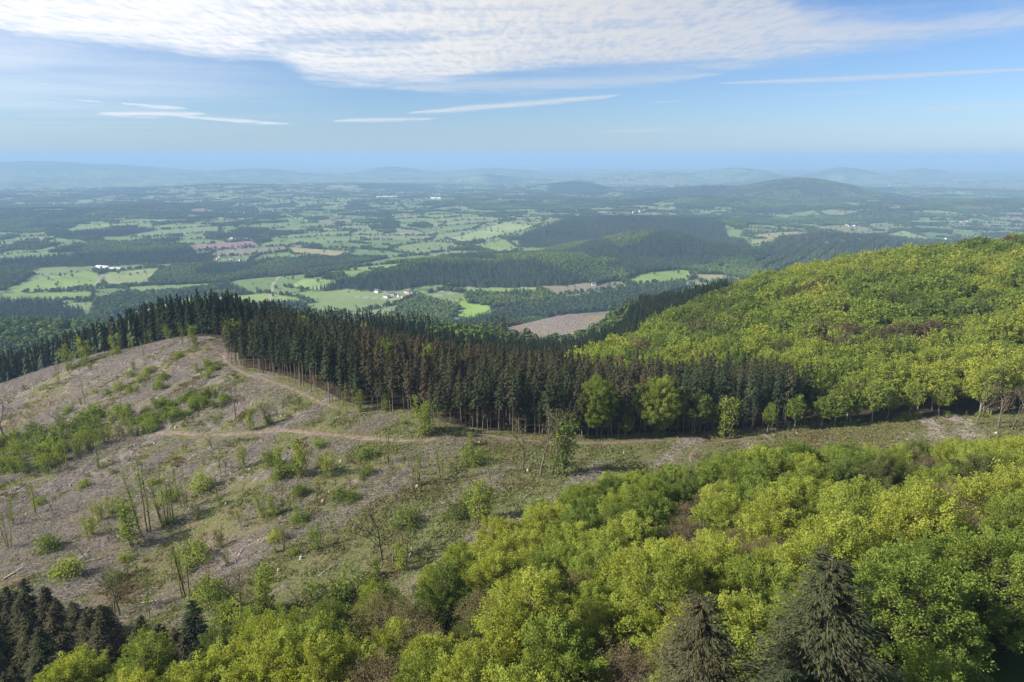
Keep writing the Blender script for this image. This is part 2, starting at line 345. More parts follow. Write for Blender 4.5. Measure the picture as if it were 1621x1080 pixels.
# field pattern: jittered cells bounded by hedges
CS = 235.0
def cells(x, y):
    wx = x + (fbm(x / 420, y / 420, 61, 2) - .5) * 190; wy = y + (fbm(x / 420, y / 420, 71, 2) - .5) * 190
    c, s = math.cos(.5), math.sin(.5); a = (wx * c + wy * s) / (CS * 1.35); b = (-wx * s + wy * c) / CS
    i0, j0 = np.floor(a), np.floor(b)
    f1 = np.full(np.shape(x), 9.0); f2 = f1.copy(); idi = np.zeros(np.shape(x)); idj = idi.copy()
    for di in (-1, 0, 1):
        for dj in (-1, 0, 1):
            i, j = i0 + di, j0 + dj
            px = i + .12 + .76 * _hash(i, j, 3); py = j + .12 + .76 * _hash(i, j, 4)
            d = np.abs(a - px) ** 2 + np.abs(b - py) ** 2; d = np.sqrt(d)
            c1 = d < f1; f2 = np.where(c1, f1, np.minimum(f2, d)); idi = np.where(c1, i, idi); idj = np.where(c1, j, idj); f1 = np.where(c1, d, f1)
    return _hash(idi, idj, 11), _hash(idi, idj, 12), (f2 - f1) * CS
def wooded(x, y, h1):
    r = np.hypot(x, y)
    q = fbm(x / 1500, y / 1100, 44, 3)
    lim = .05 + .62 * sstep(q, .55, .74)
    w = (h1 < lim) & (r > 620)
    # small spinneys cut across the fields
    w |= (fbm(x / 170, y / 170, 91, 3) > .66) & (r > 1500)
    kind = np.where(w, 1, 0)
    kind = np.where(w & (_hash(np.floor(h1 * 1e5), h1 * 0, 9) < .28), 2, kind)
    for hx, hy, hh, sx, sy, ro in HILLS:
        if hh > 75 and (hy < 8000 or (hh > 110 and hy > 13000)):
            q2 = ((x - hx) / sx) ** 2 + ((y - hy) / sy) ** 2 + (fbm(x / 500, y / 500, 7, 3) - .5) * 1.6
            kind = np.where((q2 < 1.0) & (kind == 0), 1, kind)
    return kind
PAL = np.array([(.145, .215, .06), (.17, .24, .075), (.20, .25, .10), (.12, .19, .05), (.23, .24, .12), (.155, .225, .075), (.18, .25, .08), (.25, .19, .15), (.22, .26, .13), (.13, .20, .065)])
def landcover(x, y):
    """kind 0 field, 1 broadleaf wood, 2 conifer, 3 mixed, 4 clear-felled ; colour ; distance to a hedge"""
    h1, h2, e = cells(x, y); k = wooded(x, y, h1)
    col = PAL[(h2 * 9.999).astype(int)]
    r = np.hypot(x, y)
    k = np.where((r < 1500) & (y > 0), 1, k); k = np.where((r < 760) & (y > 0) & (x < -60), 2, k); k = np.where((r < 1000) & (r >= 760) & (y > 0) & (x < -60), 3, k); col = col * .58 + np.array((.145, .175, .11)) * .42
    for P, kd, c in FAR:
        m = inside(P, x, y)
        if not m.any(): continue
        k = np.where(m, {'f': 0, 'd': 1, 'e': 2, 'm': 3, 'c': 4}[kd], k)
        if c: col = np.where(m[..., None], np.array(c), col)
        if kd == 'f':
            e = np.where(m, segdist(P, x, y, True), e)
        if kd == 'c': e = np.where(m, 99, e)
    return k, col, e

# ------------------------------------------------------------------ materials
def mat(name):
    m = bpy.data.materials.new(name); m.use_nodes = True; m.node_tree.nodes.clear(); return m, NT(m.node_tree)
def finish(t, sh, disp=None):
    o = t.n('ShaderNodeOutputMaterial'); t.t.links.new(sh, o.inputs[0])
def attr(t, name, typ='GEOMETRY'):
    a = t.n('ShaderNodeAttribute', attribute_type=typ, attribute_name=name); return a
def leafmat(name, stops, trans=.45, vary=.22, scale=.55):
    m, t = mat(name)
    tint = attr(t, 'tint', 'INSTANCER').outputs['Fac']; lv = attr(t, 'lv').outputs['Fac']
    pos = t.n('ShaderNodeNewGeometry').outputs['Position']
    n = t.noise(pos, scale, 3)
    f = t.m('ADD', tint, t.m('MULTIPLY', t.m('SUBTRACT', lv, .5), vary)); f = t.m('ADD', f, t.m('MULTIPLY', t.m('SUBTRACT', n, .5), vary * 1.2))
    c = t.ramp(f, stops)
    v = t.m('ADD', t.m('MULTIPLY', lv, .3), .85)
    c = t.mix(1.0, c, t.comb(v, v, v), 'MULTIPLY')
    d = t.n('ShaderNodeBsdfDiffuse'); t.put(d.inputs[0], c)
    tr = t.n('ShaderNodeBsdfTranslucent'); t.put(tr.inputs[0], t.mix(1.0, c, (1.25, 1.15, .55), 'MULTIPLY'))
    mx = t.n('ShaderNodeMixShader'); mx.inputs[0].default_value = trans
    t.t.links.new(d.outputs[0], mx.inputs[1]); t.t.links.new(tr.outputs[0], mx.inputs[2]); finish(t, mx.outputs[0]); return m
def barkmat(name, a, b, scale=3.0):
    m, t = mat(name); pos = t.n('ShaderNodeNewGeometry').outputs['Position']
    c = t.mix(t.ss(t.noise(pos, scale, 4), .35, .65), a, b)
    d = t.n('ShaderNodeBsdfDiffuse'); t.put(d.inputs[0], c); finish(t, d.outputs[0]); return m
BROAD = [(0, (.15, .11, .07)), (.14, (.15, .125, .075)), (.28, (.155, .15, .06)), (.42, (.11, .165, .038)), (.58, (.19, .255, .05)), (.75, (.262, .315, .06)), (1, (.355, .375, .068))]
M_LEAF = leafmat('spring_leaves', BROAD)
M_BUD = leafmat('opening_buds', [(0, (.165, .12, .08)), (.4, (.16, .14, .07)), (1, (.22, .24, .07))], .25)
M_NEED = leafmat('spruce_needles', [(0, (.034, .052, .028)), (.35, (.056, .070, .034)), (.6, (.080, .078, .042)), (.85, (.088, .074, .044)), (1, (.115, .084, .05))], .1, .25, .35)
M_WOOD = barkmat('bark', (.10, .085, .06), (.19, .17, .13)); M_SPB = barkmat('spruce_bark', (.13, .10, .075), (.26, .21, .16), 1.2)
M_PALE = barkmat('pale_birch_bark', (.16, .145, .115), (.34, .32, .27)); M_MOSS = barkmat('mossy_bark', (.12, .12, .04), (.20, .18, .07), 1.5)
M_DEAD = barkmat('dry_twigs', (.27, .225, .195), (.43, .38, .34), 2); M_LOG = barkmat('stripped_log', (.45, .40, .33), (.75, .70, .62), 4)
M_FARB = leafmat('far_foliage', [(0, (.10, .10, .05)), (.3, (.065, .11, .035)), (.6, (.10, .155, .04)), (1, (.16, .21, .05))], .25, .2, .05)
M_FARC = leafmat('far_needles', [(0, (.05, .078, .05)), (.6, (.075, .105, .058)), (1, (.11, .11, .06))], .05, .2, .05)

def groundmat():
    m, t = mat('ground_cover')
    pos = t.n('ShaderNodeNewGeometry').outputs['Position']
    base = attr(t, 'Col').outputs['Color']; zc = attr(t, 'Zc').outputs['Fac']; gr = attr(t, 'Gr').outputs['Fac']
    sx = t.n('ShaderNodeSeparateXYZ'); t.put(sx.inputs[0], pos); X, Y, _ = sx.outputs
    # slash rows follow the fall line
    ang = R_(62); c, s = math.cos(ang), math.sin(ang)
    a = t.m('ADD', t.m('MULTIPLY', X, c), t.m('MULTIPLY', Y, s)); b = t.m('SUBTRACT', t.m('MULTIPLY', Y, c), t.m('MULTIPLY', X, s))
    V = t.comb(t.m('MULTIPLY', a, .30), b)
    row = t.noise(V, .11, 4, .6, .5); fine = t.noise(pos, 1.3, 5, .7); mid = t.noise(pos, .13, 4, .6); big = t.noise(pos, .028, 3, .5)
    streak = t.noise(V, .9, 4, .65)
    litter = t.mix(t.ss(streak, .38, .64), (.125, .105, .092), (.29, .262, .24))
    litter = t.mix(t.ss(fine, .60, .74), litter, (.48, .46, .43))
    litter = t.mix(t.ss(t.noise(pos, .9, 4, .7), .46, .34), litter, (.055, .043, .034))
    brk = t.mix(t.ss(mid, .4, .6), (.17, .13, .075), (.24, .20, .11))
    grass = t.mix(t.ss(fine, .35, .65), (.095, .105, .045), (.20, .20, .09))
    g = t.m('ADD', t.m('MULTIPLY', row, .75), t.m('ADD', t.m('MULTIPLY', mid, .45), t.m('MULTIPLY', fine, .22)))
    g = t.m('ADD', g, t.m('MULTIPLY', gr, .24))
    isg = t.ss(g, .72, .86)
    isb = t.ss(t.m('ADD', t.m('ADD', big, t.m('MULTIPLY', mid, .5)), t.m('MULTIPLY', gr, .26)), .78, .98)
    cc = t.mix(isb, litter, brk); cc = t.mix(isg, cc, grass)
    v = t.m('ADD', t.m('MULTIPLY', t.noise(pos, .02, 5, .6), .5), .75)
    bb = t.mix(1.0, base, t.comb(v, v, v), 'MULTIPLY')
    col = t.mix(zc, bb, cc)
    d = t.n('ShaderNodeBsdfDiffuse'); t.put(d.inputs[0], col)
    bp = t.n('ShaderNodeBump'); bp.inputs['Strength'].default_value = 1; bp.inputs['Distance'].default_value = 1
    t.put(bp.inputs['Height'], t.m('MULTIPLY', t.m('ADD', t.m('MULTIPLY', fine, .7), t.m('MULTIPLY', streak, .2)), t.m('MULTIPLY', zc, 1.4)))
    t.t.links.new(bp.outputs[0], d.inputs['Normal'])
    finish(t, d.outputs[0]); return m
M_GROUND = groundmat()
def pathmat():
    m, t = mat('bare_track'); pos = t.n('ShaderNodeNewGeometry').outputs['Position']
    c = t.mix(t.ss(t.noise(pos, .7, 5, .7), .35, .65), (.12, .095, .072), (.22, .175, .14))
    d = t.n('ShaderNodeBsdfDiffuse'); t.put(d.inputs[0], c); finish(t, d.outputs[0]); return m
M_PATH = pathmat()

# ------------------------------------------------------------------ mesh building
def mk_mesh(name, V, F, mats, mi=None, fattr=None, smooth=False):
    V = np.asarray(V, np.float32); F = np.asarray(F, np.int32); k = F.shape[1]
    me = bpy.data.meshes.new(name); me.vertices.add(len(V)); me.vertices.foreach_set('co', V.ravel())
    me.loops.add(F.size); me.loops.foreach_set('vertex_index', F.ravel())
    me.polygons.add(len(F)); me.polygons.foreach_set('loop_start', np.arange(0, F.size, k, dtype=np.int32))
    for m in mats: me.materials.append(m)
    if mi is not None: me.polygons.foreach_set('material_index', np.asarray(mi, np.int32))
    if smooth: me.polygons.foreach_set('use_smooth', np.ones(len(F), bool))
    me.update(calc_edges=True)
    for nme, arr in (fattr or {}).items():
        a = me.attributes.new(nme, 'FLOAT', 'FACE'); a.data.foreach_set('value', np.asarray(arr, np.float32))
    return me
def obj(name, me, parent=None, loc=None):
    o = bpy.data.objects.new(name, me); COL.objects.link(o)
    if parent is not None: o.parent = parent
    if loc is not None: o.location = loc
    return o
class Geo:
    def __init__(s): s.V = []; s.F = []; s.M = []; s.L = []; s.n = 0
    def add(s, V, F, mi, lv=None):
        s.V.append(V); s.F.append(F + s.n); s.M.append(np.full(len(F), mi)); s.L.append(np.full(len(F), .5) if lv is None else lv); s.n += len(V)
    def mesh(s, name, mats, only=None, smooth=False):
        V = np.vstack(s.V); F = np.vstack(s.F); M = np.concatenate(s.M); L = np.concatenate(s.L)
        if only is not None:
            k = M == only; F = F[k]; L = L[k]; M = np.zeros(len(F), int)
            used = np.unique(F); re = np.zeros(len(V), int); re[used] = np.arange(len(used)); V = V[used]; F = re[F]; mats = [mats[only]]
        return mk_mesh(name, V, F, mats, M, {'lv': L})
    def tube(s, P, r, mi=0, sides=5):
        P = np.asarray(P, float); r = np.asarray(r, float); n = len(P)
        T = np.gradient(P, axis=0); T /= np.linalg.norm(T, axis=1)[:, None] + 1e-9
        ref = np.array([1, 0, 0.]) if abs(T[0, 2]) > .8 else np.array([0, 0, 1.])
        A = np.cross(T, ref); A /= np.linalg.norm(A, axis=1)[:, None] + 1e-9; B = np.cross(T, A)
        th = np.arange(sides) / sides * 2 * np.pi
        V = P[:, None] + r[:, None, None] * (np.cos(th)[None, :, None] * A[:, None] + np.sin(th)[None, :, None] * B[:, None])
        V = V.reshape(-1, 3); i = np.arange(n - 1)[:, None] * sides; j = np.arange(sides)[None]; k = (j + 1) % sides
        F = np.stack([i + j, i + k, i + sides + k, i + sides + j], -1).reshape(-1, 4)
        s.add(V, F, mi)
    def leaves(s, C, N, a, b, mi, g, along=None):
        n = len(C); N = N / (np.linalg.norm(N, axis=1)[:, None] + 1e-9)
        q = g.normal(size=(n, 3)) if along is None else along
        T = q - (q * N).sum(1)[:, None] * N; T /= np.linalg.norm(T, axis=1)[:, None] + 1e-9
        B = np.cross(N, T); a = np.broadcast_to(a, n)[:, None]; b = np.broadcast_to(b, n)[:, None]
        V = np.stack([C + a * T, C + b * B, C - a * T, C - b * B], 1).reshape(-1, 3)
        s.add(V, np.arange(4 * n).reshape(-1, 4), mi, g.random(n))

def curvepts(p0, p1, sag, n=4):
    t = np.linspace(0, 1, n)[:, None]; p0, p1 = np.array(p0), np.array(p1)
    return p0 + (p1 - p0) * t + np.array([0, 0, 1.]) * (sag * np.sin(t * np.pi))
def broadleaf(seed, R=5.0, H=15.0, hb=3.0, nsp=200, nlf=100, ls=.2, twig=2, lobes=7, rs=.95):
    """trunk and limbs reaching out to leafy shoots that fan up and outwards"""
    g = np.random.default_rng(seed); q = Geo()
    top = H * .8; tz = np.linspace(0, top, 7); wob = np.cumsum(g.normal(0, .15, (7, 2)), 0); wob[0] = 0
    trunk = np.c_[wob, tz]; q.tube(trunk, np.interp(tz, [0, .6, top], [.30 * H / 15, .22 * H / 15, .05]), 0, 6)
    L = g.normal(size=(lobes, 3)); L[:, 2] = np.abs(L[:, 2]) * .8 - .1; L /= np.linalg.norm(L, axis=1)[:, None]
    zc = hb + (H - hb) * .40; Hu, Hd = H - zc, zc - hb
    C = []; D = []; k = 0
    while len(C) < nsp:
        z = 1 - 1.8 * (k + .5) / nsp; th = k * 2.39996 + g.normal(0, .25); k += 1
        d = np.array([math.sqrt(max(0, 1 - z * z)) * math.cos(th), math.sqrt(max(0, 1 - z * z)) * math.sin(th), z])
        m = .74 + .34 * max(0, (L @ d).max()) ** 6 + g.normal(0, .04)
        f = g.uniform(.86, 1.0) if g.random() < .75 else g.uniform(.45, .82)
        C.append([d[0] * R * m * f, d[1] * R * m * f, zc + d[2] * (Hu if d[2] > 0 else Hd) * m * f]); D.append(d)
    C = np.array(C); D = np.array(D)
    for j, p in enumerate(C):
        if j % max(1, int(3 / twig)): continue
        hz = np.clip(p[2] - np.hypot(p[0], p[1]) * g.uniform(.6, 1.1), hb * .6, top * .95)
        b0 = np.array([np.interp(hz, tz, trunk[:, 0]), np.interp(hz, tz, trunk[:, 1]), hz])
        q.tube(curvepts(b0, p, -.2, 5), np.linspace(.07 * R / 5, .016, 5), 0, 3)
    sh = D * [1, 1, .6] + np.array([0, 0, .55]) + g.normal(0, .25, D.shape); sh /= np.linalg.norm(sh, axis=1)[:, None]   # shoot direction
    rnd = g.normal(size=D.shape) + np.array([0, 0, 1.2]); B = np.cross(sh, rnd); B /= np.linalg.norm(B, axis=1)[:, None]; SN = np.cross(B, sh)
    SN *= np.sign(SN[:, 2:3] + 1e-6)
    idx = np.repeat(np.arange(len(C)), nlf); n = len(idx); sz = rs * g.uniform(.6, 1.35, len(C))[idx]
    t = g.beta(1.6, 1.3, n) * 2 - 1; w = (1 - .55 * np.abs(t)) * g.normal(0, .42, n)
    pos = C[idx] + sh[idx] * (t * sz * 1.25)[:, None] + B[idx] * (w * sz)[:, None] + SN[idx] * (g.normal(0, .24, n) * sz)[:, None]
    q.leaves(pos, SN[idx] * .7 + D[idx] * .35 + g.normal(0, .42, (n, 3)), ls * g.uniform(.6, 1.35, n), ls * .55 * g.uniform(.7, 1.3, n), 1, g, sh[idx] + g.normal(0, .6, (n, 3)))
    return q
def baretree(seed, H=14.0, spread=.32, leaf=120, ls=.14, stems=1, lean=.08, depth=4):
    g = np.random.default_rng(seed); q = Geo(); tips = []
    def br(p, d, L, r, dep):
        n = 4; P = [p]; dd = d.copy()
        for _ in range(n - 1):
            dd = dd + g.normal(0, .07, 3); dd[2] += .03; dd /= np.linalg.norm(dd); P.append(P[-1] + dd * L / (n - 1))
        P = np.array(P); q.tube(P, np.linspace(r, r * .55, n), 0, 4 if dep < 2 else 3)
        if dep >= depth: tips.append(P[-1]); tips.append(P[1]); return
        for k in range(g.integers(3, 5)):
            t = g.uniform(.35, 1.0); b = P[min(n - 1, int(t * n))]
            nd = dd * 1.0 + g.normal(0, spread * 1.3, 3); nd[2] = abs(nd[2]) * .8 + .25; nd /= np.linalg.norm(nd)
            br(b, nd, L * g.uniform(.5, .7), r * .5, dep + 1)
    for k in range(stems):
        a = g.random() * 6.28; l = lean + (.12 if stems > 1 else 0)
        d = np.array([math.cos(a) * l, math.sin(a) * l, 1.0]); d /= np.linalg.norm(d)
        br(np.array([math.cos(a), math.sin(a), 0]) * (.35 if stems > 1 else 0), d, H * .55 * g.uniform(.85, 1.1), 0.021 * H * (.75 if stems > 1 else 1), 1)
    T = np.array(tips); idx = g.integers(0, len(T), leaf); pos = T[idx] + g.normal(0, .35, (leaf, 3))
    q.leaves(pos, g.normal(size=(leaf, 3)), ls, ls * .6, 1, g); return q
def polesapling(seed, H=11.0, stems=2, leaf=500, ls=.17, w=.9, low=.25):
    """slim stems with small leafy shoots all the way up"""
    g = np.random.default_rng(seed); q = Geo(); A = []
    for k in range(stems):
        a = g.random() * 6.28; l = g.uniform(.02, .16); h = H * g.uniform(.7, 1.05); z = np.linspace(0, h, 7)
        o = np.array([math.cos(a), math.sin(a)]) * (.4 if stems > 1 else 0)
        P = np.c_[o[0] + math.cos(a) * l * z + np.cumsum(g.normal(0, .06, 7)), o[1] + math.sin(a) * l * z + np.cumsum(g.normal(0, .06, 7)), z]
        q.tube(P, np.interp(z, [0, h], [.014 * H, .03]), 0, 4)
        for _ in range(22):
            t = g.uniform(low, 1); c = np.array([np.interp(t * h, z, P[:, i]) for i in range(3)])
            d = g.normal(0, 1, 3); d[2] = abs(d[2]) * .8; d = d / np.linalg.norm(d) * w * g.uniform(.5, 1.3) * (1.25 - .6 * t)
            q.tube(np.array([c, c + d * .5, c + d]), [.03, .02, .01], 0, 3); A.append(c + d); A.append(c + d * .6)
    A = np.array(A); idx = g.integers(0, len(A), leaf); pos = A[idx] + g.normal(0, .28, (leaf, 3))
    q.leaves(pos, g.normal(size=(leaf, 3)) + [0, 0, .6], ls, ls * .6, 1, g); return q
def spruce(seed, H=24.0, cb=11.0, Rm=2.0, dz=.5, nb=6, cards=6, cs=.5, dead=40, droop=.35, ragged=.25, cw=.42, pw=.85):
    g = np.random.default_rng(seed); q = Geo()
    z = np.linspace(0, H, 8); P = np.c_[np.cumsum(g.normal(0, .05, 8)), np.cumsum(g.normal(0, .05, 8)), z]; P[0, :2] = 0
    q.tube(P, np.interp(z, [0, H], [.0085 * H, .015]), 0, 6)
    X = lambda h: np.array([np.interp(h, z, P[:, 0]), np.interp(h, z, P[:, 1]), h])
    pos = []; nor = []; al = []; sc = []
    h = cb
    while h < H - .15:
        f = (H - h) / (H - cb); r = Rm * (min(1, f * 1.15 + .04) ** pw) * (1 if f < .8 else .75 + .25 * g.random())
        for k in range(nb):
            if g.random() < ragged * .5: continue
            a = g.random() * 6.2832; L = r * g.uniform(1 - ragged, 1.12); d = np.array([math.cos(a), math.sin(a), 0])
            b = X(h + g.uniform(-.25, .25)); s = np.linspace(.22, 1, cards) + g.normal(0, .04, cards)
            pp = b + d * (L * s)[:, None] + np.array([0, 0, 1.]) * (-droop * L * s ** 1.6 + .12 * L * s)[:, None]
            side = np.cross(d, [0, 0, 1.]) * (g.uniform(-1, 1, cards) * .28 * L * s)[:, None]
            pos.append(pp + side * .8); nor.append(np.tile([0, 0, 1.], (cards, 1)) + g.normal(0, .4, (cards, 3)) + d * .3)
            al.append(np.tile(d + [0, 0, -droop], (cards, 1)) + side / (L + .01) * 1.2); sc.append(np.full(cards, cs * (.55 + .45 * f)))
            if L > 1.5 and cards > 8: q.tube(np.array([b, b + d * L * .5 + [0, 0, -droop * L * .15], b + d * L * .95 + [0, 0, -droop * L * .8]]), [.05, .03, .01], 0, 3)
        h += dz * g.uniform(.8, 1.2)
    pos = np.vstack(pos); nor = np.vstack(nor); al = np.vstack(al); sc = np.concatenate(sc); n = len(pos)
    q.leaves(pos, nor, sc * g.uniform(.75, 1.3, n), sc * cw * g.uniform(.75, 1.3, n), 1, g, al + g.normal(0, .25, (n, 3)))
    for _ in range(dead):
        hh = g.uniform(cb * .25, cb * 1.05); a = g.random() * 6.28; L = g.uniform(.5, 1.5); b = X(hh)
        q.tube(np.array([b, b + [math.cos(a) * L, math.sin(a) * L, -.25 * L]]), [.03, .012], 0, 3)
    return q
def shrub(seed, R=1.6, H=2.2, n=900, ls=.13):
    g = np.random.default_rng(seed); q = Geo(); m = 26
    d = g.normal(size=(m, 3)); d[:, 2] = np.abs(d[:, 2]); d /= np.linalg.norm(d, axis=1)[:, None]
    C = d * [R, R, H] * g.uniform(.55, 1.0, m)[:, None]
    for c in C[:16]: q.tube(curvepts((0, 0, 0), c, .1, 3), [.05, .03, .012], 0, 3)
    idx = g.integers(0, m, n); pos = C[idx] + g.normal(0, .32 * R / 1.6, (n, 3)); pos[:, 2] = np.maximum(pos[:, 2], .02)
    q.leaves(pos, g.normal(size=(n, 3)) + d[idx] + [0, 0, .5], ls, ls * .6, 1, g); return q
def farcrown(seed, R=5, H=12, n=70, s=1.5):
    g = np.random.default_rng(seed); q = Geo(); q.tube(np.array([[0, 0, 0], [0, 0, H * .6]]), [.3, .15], 0, 3)
    d = g.normal(size=(n, 3)); d /= np.linalg.norm(d, axis=1)[:, None]; L = g.normal(size=(5, 3)); L /= np.linalg.norm(L, axis=1)[:, None]
    m = .75 + .3 * np.maximum(0, (d @ L.T).max(1)) ** 3
    C = d * [R, R, H * .42] * (m * g.uniform(.85, 1, n))[:, None] + [0, 0, H * .56]
    q.leaves(C, d + g.normal(0, .35, (n, 3)), s, s * .8, 1, g); return q
def farspruce(seed, H=20, Rm=2.4, n=44):
    g = np.random.default_rng(seed); q = Geo(); q.tube(np.array([[0, 0, 0], [0, 0, H * .9]]), [.22, .05], 0, 3)
    f = g.random(n) ** .7; h = H * (.22 + .78 * (1 - f)); a = g.random(n) * 6.28; r = Rm * f * .75
    C = np.c_[np.cos(a) * r, np.sin(a) * r, h - .3]; N = np.c_[np.cos(a), np.sin(a), np.full(n, .7)]
    q.leaves(C, N, .9 + .9 * f, .55 + .5 * f, 1, g, np.c_[np.cos(a) * .4, np.sin(a) * .4, -np.ones(n)]); return q

# ------------------------------------------------------------------ scattering for uncountable masses
def scatter(name, pts, rot, scl, vi, tint, sources, label, cat, wid=None):
    me = bpy.data.meshes.new(name); me.vertices.add(len(pts)); me.vertices.foreach_set('co', np.asarray(pts, np.float32).ravel()); me.update()
    for n, arr, ty in (('rotz', rot, 'FLOAT'), ('scl', scl, 'FLOAT'), ('tint', tint, 'FLOAT'), ('wid', wid if wid is not None else np.ones(len(pts)), 'FLOAT')):
        a = me.attributes.new(n, ty, 'POINT'); a.data.foreach_set('value', np.asarray(arr, np.float32))
    a = me.attributes.new('vi', 'INT', 'POINT'); a.data.foreach_set('value', np.asarray(vi, np.int32))
    o = obj(name, me); o['kind'] = 'stuff'; o['label'] = label; o['category'] = cat
    c = bpy.data.collections.new(name + '_kinds')
    for k, s in enumerate(sources):
        so = bpy.data.objects.new(f'{name}_kind_{"abcdefghijklmnop"[k]}', s); c.objects.link(so)
    ng = bpy.data.node_groups.new(name, 'GeometryNodeTree'); t = NT(ng)
    ng.interface.new_socket('Geometry', in_out='INPUT', socket_type='NodeSocketGeometry'); ng.interface.new_socket('Geometry', in_out='OUTPUT', socket_type='NodeSocketGeometry')
    gi = t.n('NodeGroupInput'); go = t.n('NodeGroupOutput'); ip = t.n('GeometryNodeInstanceOnPoints'); ci = t.n('GeometryNodeCollectionInfo')
    ci.inputs['Collection'].default_value = c; ci.inputs['Separate Children'].default_value = True; ci.inputs['Reset Children'].default_value = True
    def na(n, ty='FLOAT'):
        x = t.n('GeometryNodeInputNamedAttribute', data_type=ty); x.inputs['Name'].default_value = n; return x.outputs[0]
    ip.inputs['Pick Instance'].default_value = True
    ng.links.new(gi.outputs[0], ip.inputs['Points']); ng.links.new(ci.outputs[0], ip.inputs['Instance']); ng.links.new(na('vi', 'INT'), ip.inputs['Instance Index'])
    ng.links.new(t.comb(0.0, 0.0, na('rotz')), ip.inputs['Rotation'])
    s_ = na('scl'); w_ = t.m('MULTIPLY', s_, na('wid')); ng.links.new(t.comb(w_, w_, s_), ip.inputs['Scale'])
    ng.links.new(ip.outputs[0], go.inputs[0])
    md = o.modifiers.new('scatter', 'NODES'); md.node_group = ng
    return o

# ------------------------------------------------------------------ the ground sheet
def build_ground():
    th = np.concatenate([np.linspace(-180, -48, 60)[:-1], np.linspace(-48, -39, 60)[:-1], np.linspace(-39, 39, 860)[:-1], np.linspace(39, 48, 60)[:-1], np.linspace(48, 180, 60)[:-1]])
    r = [18.0]
    while r[-1] < 74000: r.append(r[-1] + min(max(.75, r[-1] ** 2 * 3.6e-6), r[-1] * .014))
    r = np.array(r); nt = len(th); nr = len(r)
    T, Rr = np.meshgrid(np.radians(th), r); x = Rr * np.sin(T); y = Rr * np.cos(T); z = G(x, y)
    k, col, e = landcover(x, y)
    rr = np.hypot(x, y)
    # raise the canopy of woods too far off for single trees
    up = sstep(rr, 9000, 12000) * np.isin(k, (1, 2, 3)) * (10 + 9 * vnoise(x / 60, y / 60, 3))
    z = z + up
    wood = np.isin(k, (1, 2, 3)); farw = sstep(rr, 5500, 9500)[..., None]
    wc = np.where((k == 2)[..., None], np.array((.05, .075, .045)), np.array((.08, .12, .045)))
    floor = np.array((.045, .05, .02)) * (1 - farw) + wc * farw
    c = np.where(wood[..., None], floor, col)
    # mowing bands and damp patches inside the fields
    fv = fbm(x / 90, y / 60, 81, 3)[..., None]; c = np.where(wood[..., None], c, c * (.82 + .36 * fv))
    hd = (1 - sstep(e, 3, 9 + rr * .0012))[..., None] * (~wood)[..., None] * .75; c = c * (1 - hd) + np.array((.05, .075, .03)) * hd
    near = rr < 1000
    inc = (inside(CLEAR, x, y) | (segdist(CON_FRONT, x, y) < 5)) & near
    Zc = inc.astype(float); Zc = np.where(k == 4, 1.0, Zc)
    fl = near & ~inc & (k != 4) & ~(k == 0)
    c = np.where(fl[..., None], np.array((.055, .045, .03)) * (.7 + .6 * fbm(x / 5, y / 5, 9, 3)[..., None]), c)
    for LN in LANES:
        c = np.where((segdist(LN, x, y) < 2.2 + rr * .0007)[..., None], np.array((.27, .26, .21)), c)
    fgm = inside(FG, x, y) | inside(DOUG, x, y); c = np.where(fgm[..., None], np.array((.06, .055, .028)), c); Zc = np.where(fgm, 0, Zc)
    lawn = inside(np.array([[40, 35], [100, 45], [110, 78], [62, 74], [42, 60]]), x, y); c = np.where(lawn[..., None], np.array((.06, .11, .025)), c)
    # green share of the clearing: more grass right of the middle, more slash to the left
    Gr = np.clip(.42 + .5 * sstep(x, -90, -10) - .4 * sstep(-x, 90, 200) + 1.6 * sstep(x, 10, 60), 0, 1.9)
    Gr = np.where(k == 4, -.2, Gr)
    for TR in TRACKS:
        d = segdist(TR, x, y); Gr = np.where(d < 3.5, 1.6, Gr); z = z - .35 * (np.abs(d - 1.1) < .6) * near
    n = nt * nr; V = np.stack([x, y, z], -1).reshape(-1, 3); V = np.vstack([V, [[0, 0, G(np.array([0.]), np.array([0.]))[0]]]])
    i = np.arange(nr - 1)[:, None] * nt; j = np.arange(nt)[None]; j2 = (j + 1) % nt
    F = np.stack([i + j, i + nt + j, i + nt + j2, i + j2], -1).reshape(-1, 4)
    jj = np.arange(0, nt, 1); F0 = np.stack([np.full(nt, n), jj, (jj + 1) % nt], -1)
    me = bpy.data.meshes.new('ground'); me.vertices.add(len(V)); me.vertices.foreach_set('co', V.astype(np.float32).ravel())
    lp = np.concatenate([F.ravel(), F0.ravel()]).astype(np.int32); me.loops.add(len(lp)); me.loops.foreach_set('vertex_index', lp)
    ls = np.concatenate([np.arange(len(F)) * 4, len(F) * 4 + np.arange(len(F0)) * 3]).astype(np.int32)
    me.polygons.add(len(ls)); me.polygons.foreach_set('loop_start', ls); me.polygons.foreach_set('use_smooth', np.ones(len(ls), bool))
    me.materials.append(M_GROUND); me.update(calc_edges=True)
    a = me.attributes.new('Col', 'FLOAT_COLOR', 'POINT'); cc = np.ones((len(V), 4), np.float32); cc[:n, :3] = c.reshape(-1, 3); cc[n, :3] = .05; a.data.foreach_set('color', cc.ravel())
    for nm, q in (('Zc', Zc), ('Gr', Gr)):
        a = me.attributes.new(nm, 'FLOAT', 'POINT'); a.data.foreach_set('value', np.r_[q.ravel(), 0].astype(np.float32))
    o = obj('ground', me); o['kind'] = 'structure'; o['label'] = 'hillside and farmland plain with clear-felled slope, fields and forest floor'
build_ground()

